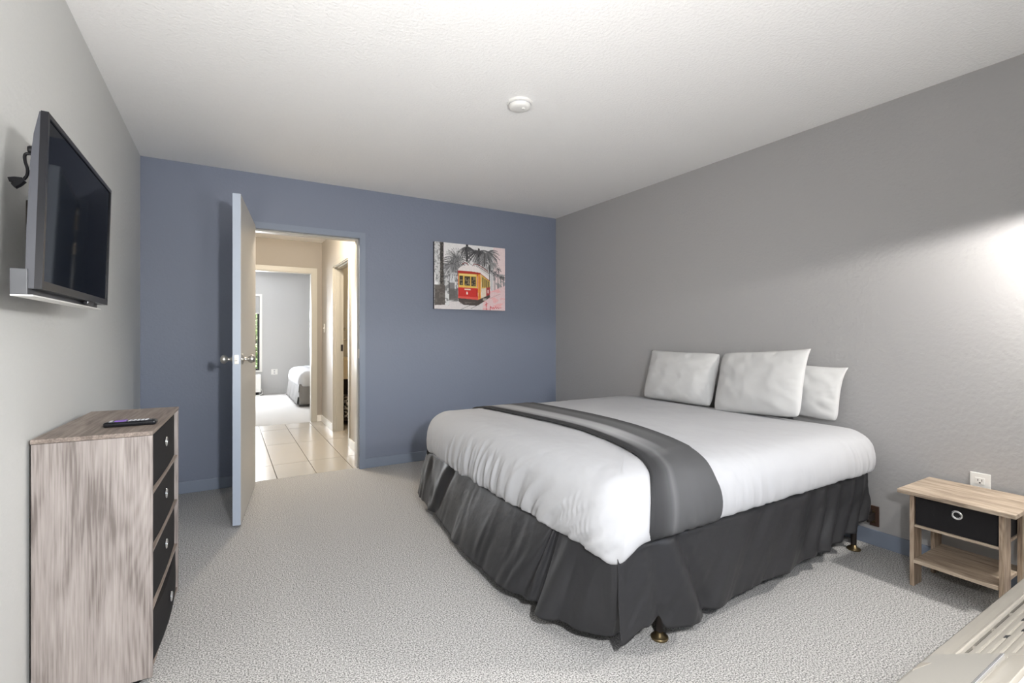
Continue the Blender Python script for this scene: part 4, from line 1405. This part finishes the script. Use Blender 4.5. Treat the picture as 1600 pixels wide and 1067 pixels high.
# red front
paint(poly([(262, 318), (400, 318), (536, 330), (536, 375), (400, 362), (268, 360)]), (170, 44, 34))
paint(poly([(266, 350), (500, 352), (500, 655), (268, 648)]), (206, 58, 44))
paint(rect(274, 352, 490, 512), (228, 190, 92))
for a, b_, c, d_ in ((282, 380, 325, 490), (340, 382, 408, 494), (420, 384, 476, 496)):
    paint(rect(a, b_, c, d_), (62, 54, 44))
    paint(rect(a + 6, b_ + 6, c - 6, d_ - 6) & (vnoise(14, 18, 30) > 0.6), (150, 134, 100), 0.8)
paint(rect(352, 392, 398, 486) & (vnoise(16, 18, 33) > 0.42), (176, 160, 128), 0.8)
paint(rect(282, 358, 476, 374), (240, 216, 140))
paint(rect(268, 512, 496, 520), (236, 205, 120))
paint(poly([(268, 520), (500, 520), (504, 655), (268, 645)]), (205, 48, 42))
paint(rect(340, 532, 415, 548), (238, 220, 206))
stroke([(372, 575), (372, 596)], 15, (246, 240, 232))
paint(poly([(268, 625), (504, 632), (504, 662), (268, 655)]), (226, 92, 82))
stroke([(277, 545), (277, 610)], 6, (160, 30, 28))
stroke([(488, 545), (488, 615)], 6, (160, 30, 28))
# yellow corner and side
paint(poly([(500, 352), (536, 345), (540, 650), (504, 662)]), (232, 158, 64))
stroke([(518, 380), (520, 640)], 6, (196, 84, 40))
paint(poly([(540, 340), (648, 420), (648, 520), (545, 560)]), (216, 182, 92))
for x in (556, 580, 604, 626):
    y_ = 372 + (x - 545) * 0.62
    paint(poly([(x, y_), (x + 14, y_ + 9), (x + 14, 500), (x, 508)]), (96, 84, 62))
paint(poly([(545, 520), (604, 510), (604, 625), (548, 640)]), (226, 214, 196))
paint(poly([(604, 505), (650, 500), (650, 590), (604, 620)]), (172, 62, 64))
stroke([(625, 540), (626, 570)], 16, (222, 196, 190))
stroke([(540, 345), (648, 424)], 8, (168, 60, 44))
# underside
paint(poly([(268, 650), (504, 662), (520, 700), (490, 735), (330, 728), (276, 690)]), (76, 68, 64))
paint(poly([(504, 660), (548, 640), (648, 590), (650, 625), (560, 690), (500, 730)]), (70, 62, 58))
paint(rect(290, 690, 470, 712) & (vnoise(20, 10, 40) > 0.5), (120, 112, 108), 0.7)
paint(rect(560, 640, 610, 670) & (vnoise(12, 12, 41) > 0.5), (206, 200, 190), 0.8)
# red brush script and drips in the lower right
red = (206, 48, 60)
stroke([(604, 690), (606, 780)], 8, red)
stroke([(592, 716), (622, 704)], 7, red)
stroke([(654, 735), (652, 785)], 8, red)
stroke([(654, 760), (668, 742), (676, 764), (690, 744), (698, 764), (716, 748), (722, 736), (730, 762), (748, 742), (756, 760), (772, 748), (790, 752)], 6, red, 0.85)
img *= (0.965 + 0.07 * vnoise(6, 6, 50))[..., None]
img = np.clip(img, 0, 255) / 255
linr = np.where(img <= 0.04045, img / 12.92, ((img + 0.055) / 1.055) ** 2.4)
me = bpy.data.meshes.new('print')
X = (CX0 + (CX1 - CX0) * uu).ravel()
Z = (CZ1 - (CZ1 - CZ0) * vv).ravel()
off = wloc(pc)
verts = np.stack([X - off.x, np.full_like(X, D - 0.0306 - off.y), Z - off.z], 1)
ii, jj = np.meshgrid(np.arange(NX - 1), np.arange(NY - 1))
a_ = (jj * NX + ii).ravel()
faces = np.stack([a_, a_ + NX, a_ + NX + 1, a_ + 1], 1)
me.from_pydata(verts.tolist(), [], faces.tolist())
ca = me.color_attributes.new('print', 'FLOAT_COLOR', 'POINT')
ca.data.foreach_set('color', np.concatenate([linr.reshape(-1, 3), np.ones((NX * NY, 1))], 1).astype(np.float32).ravel())
me.materials.append(M['print'])
po = bpy.data.objects.new('print', me)
C.objects.link(po)
po.parent = pc
po['label'] = 'printed red and yellow streetcar scene in greys'
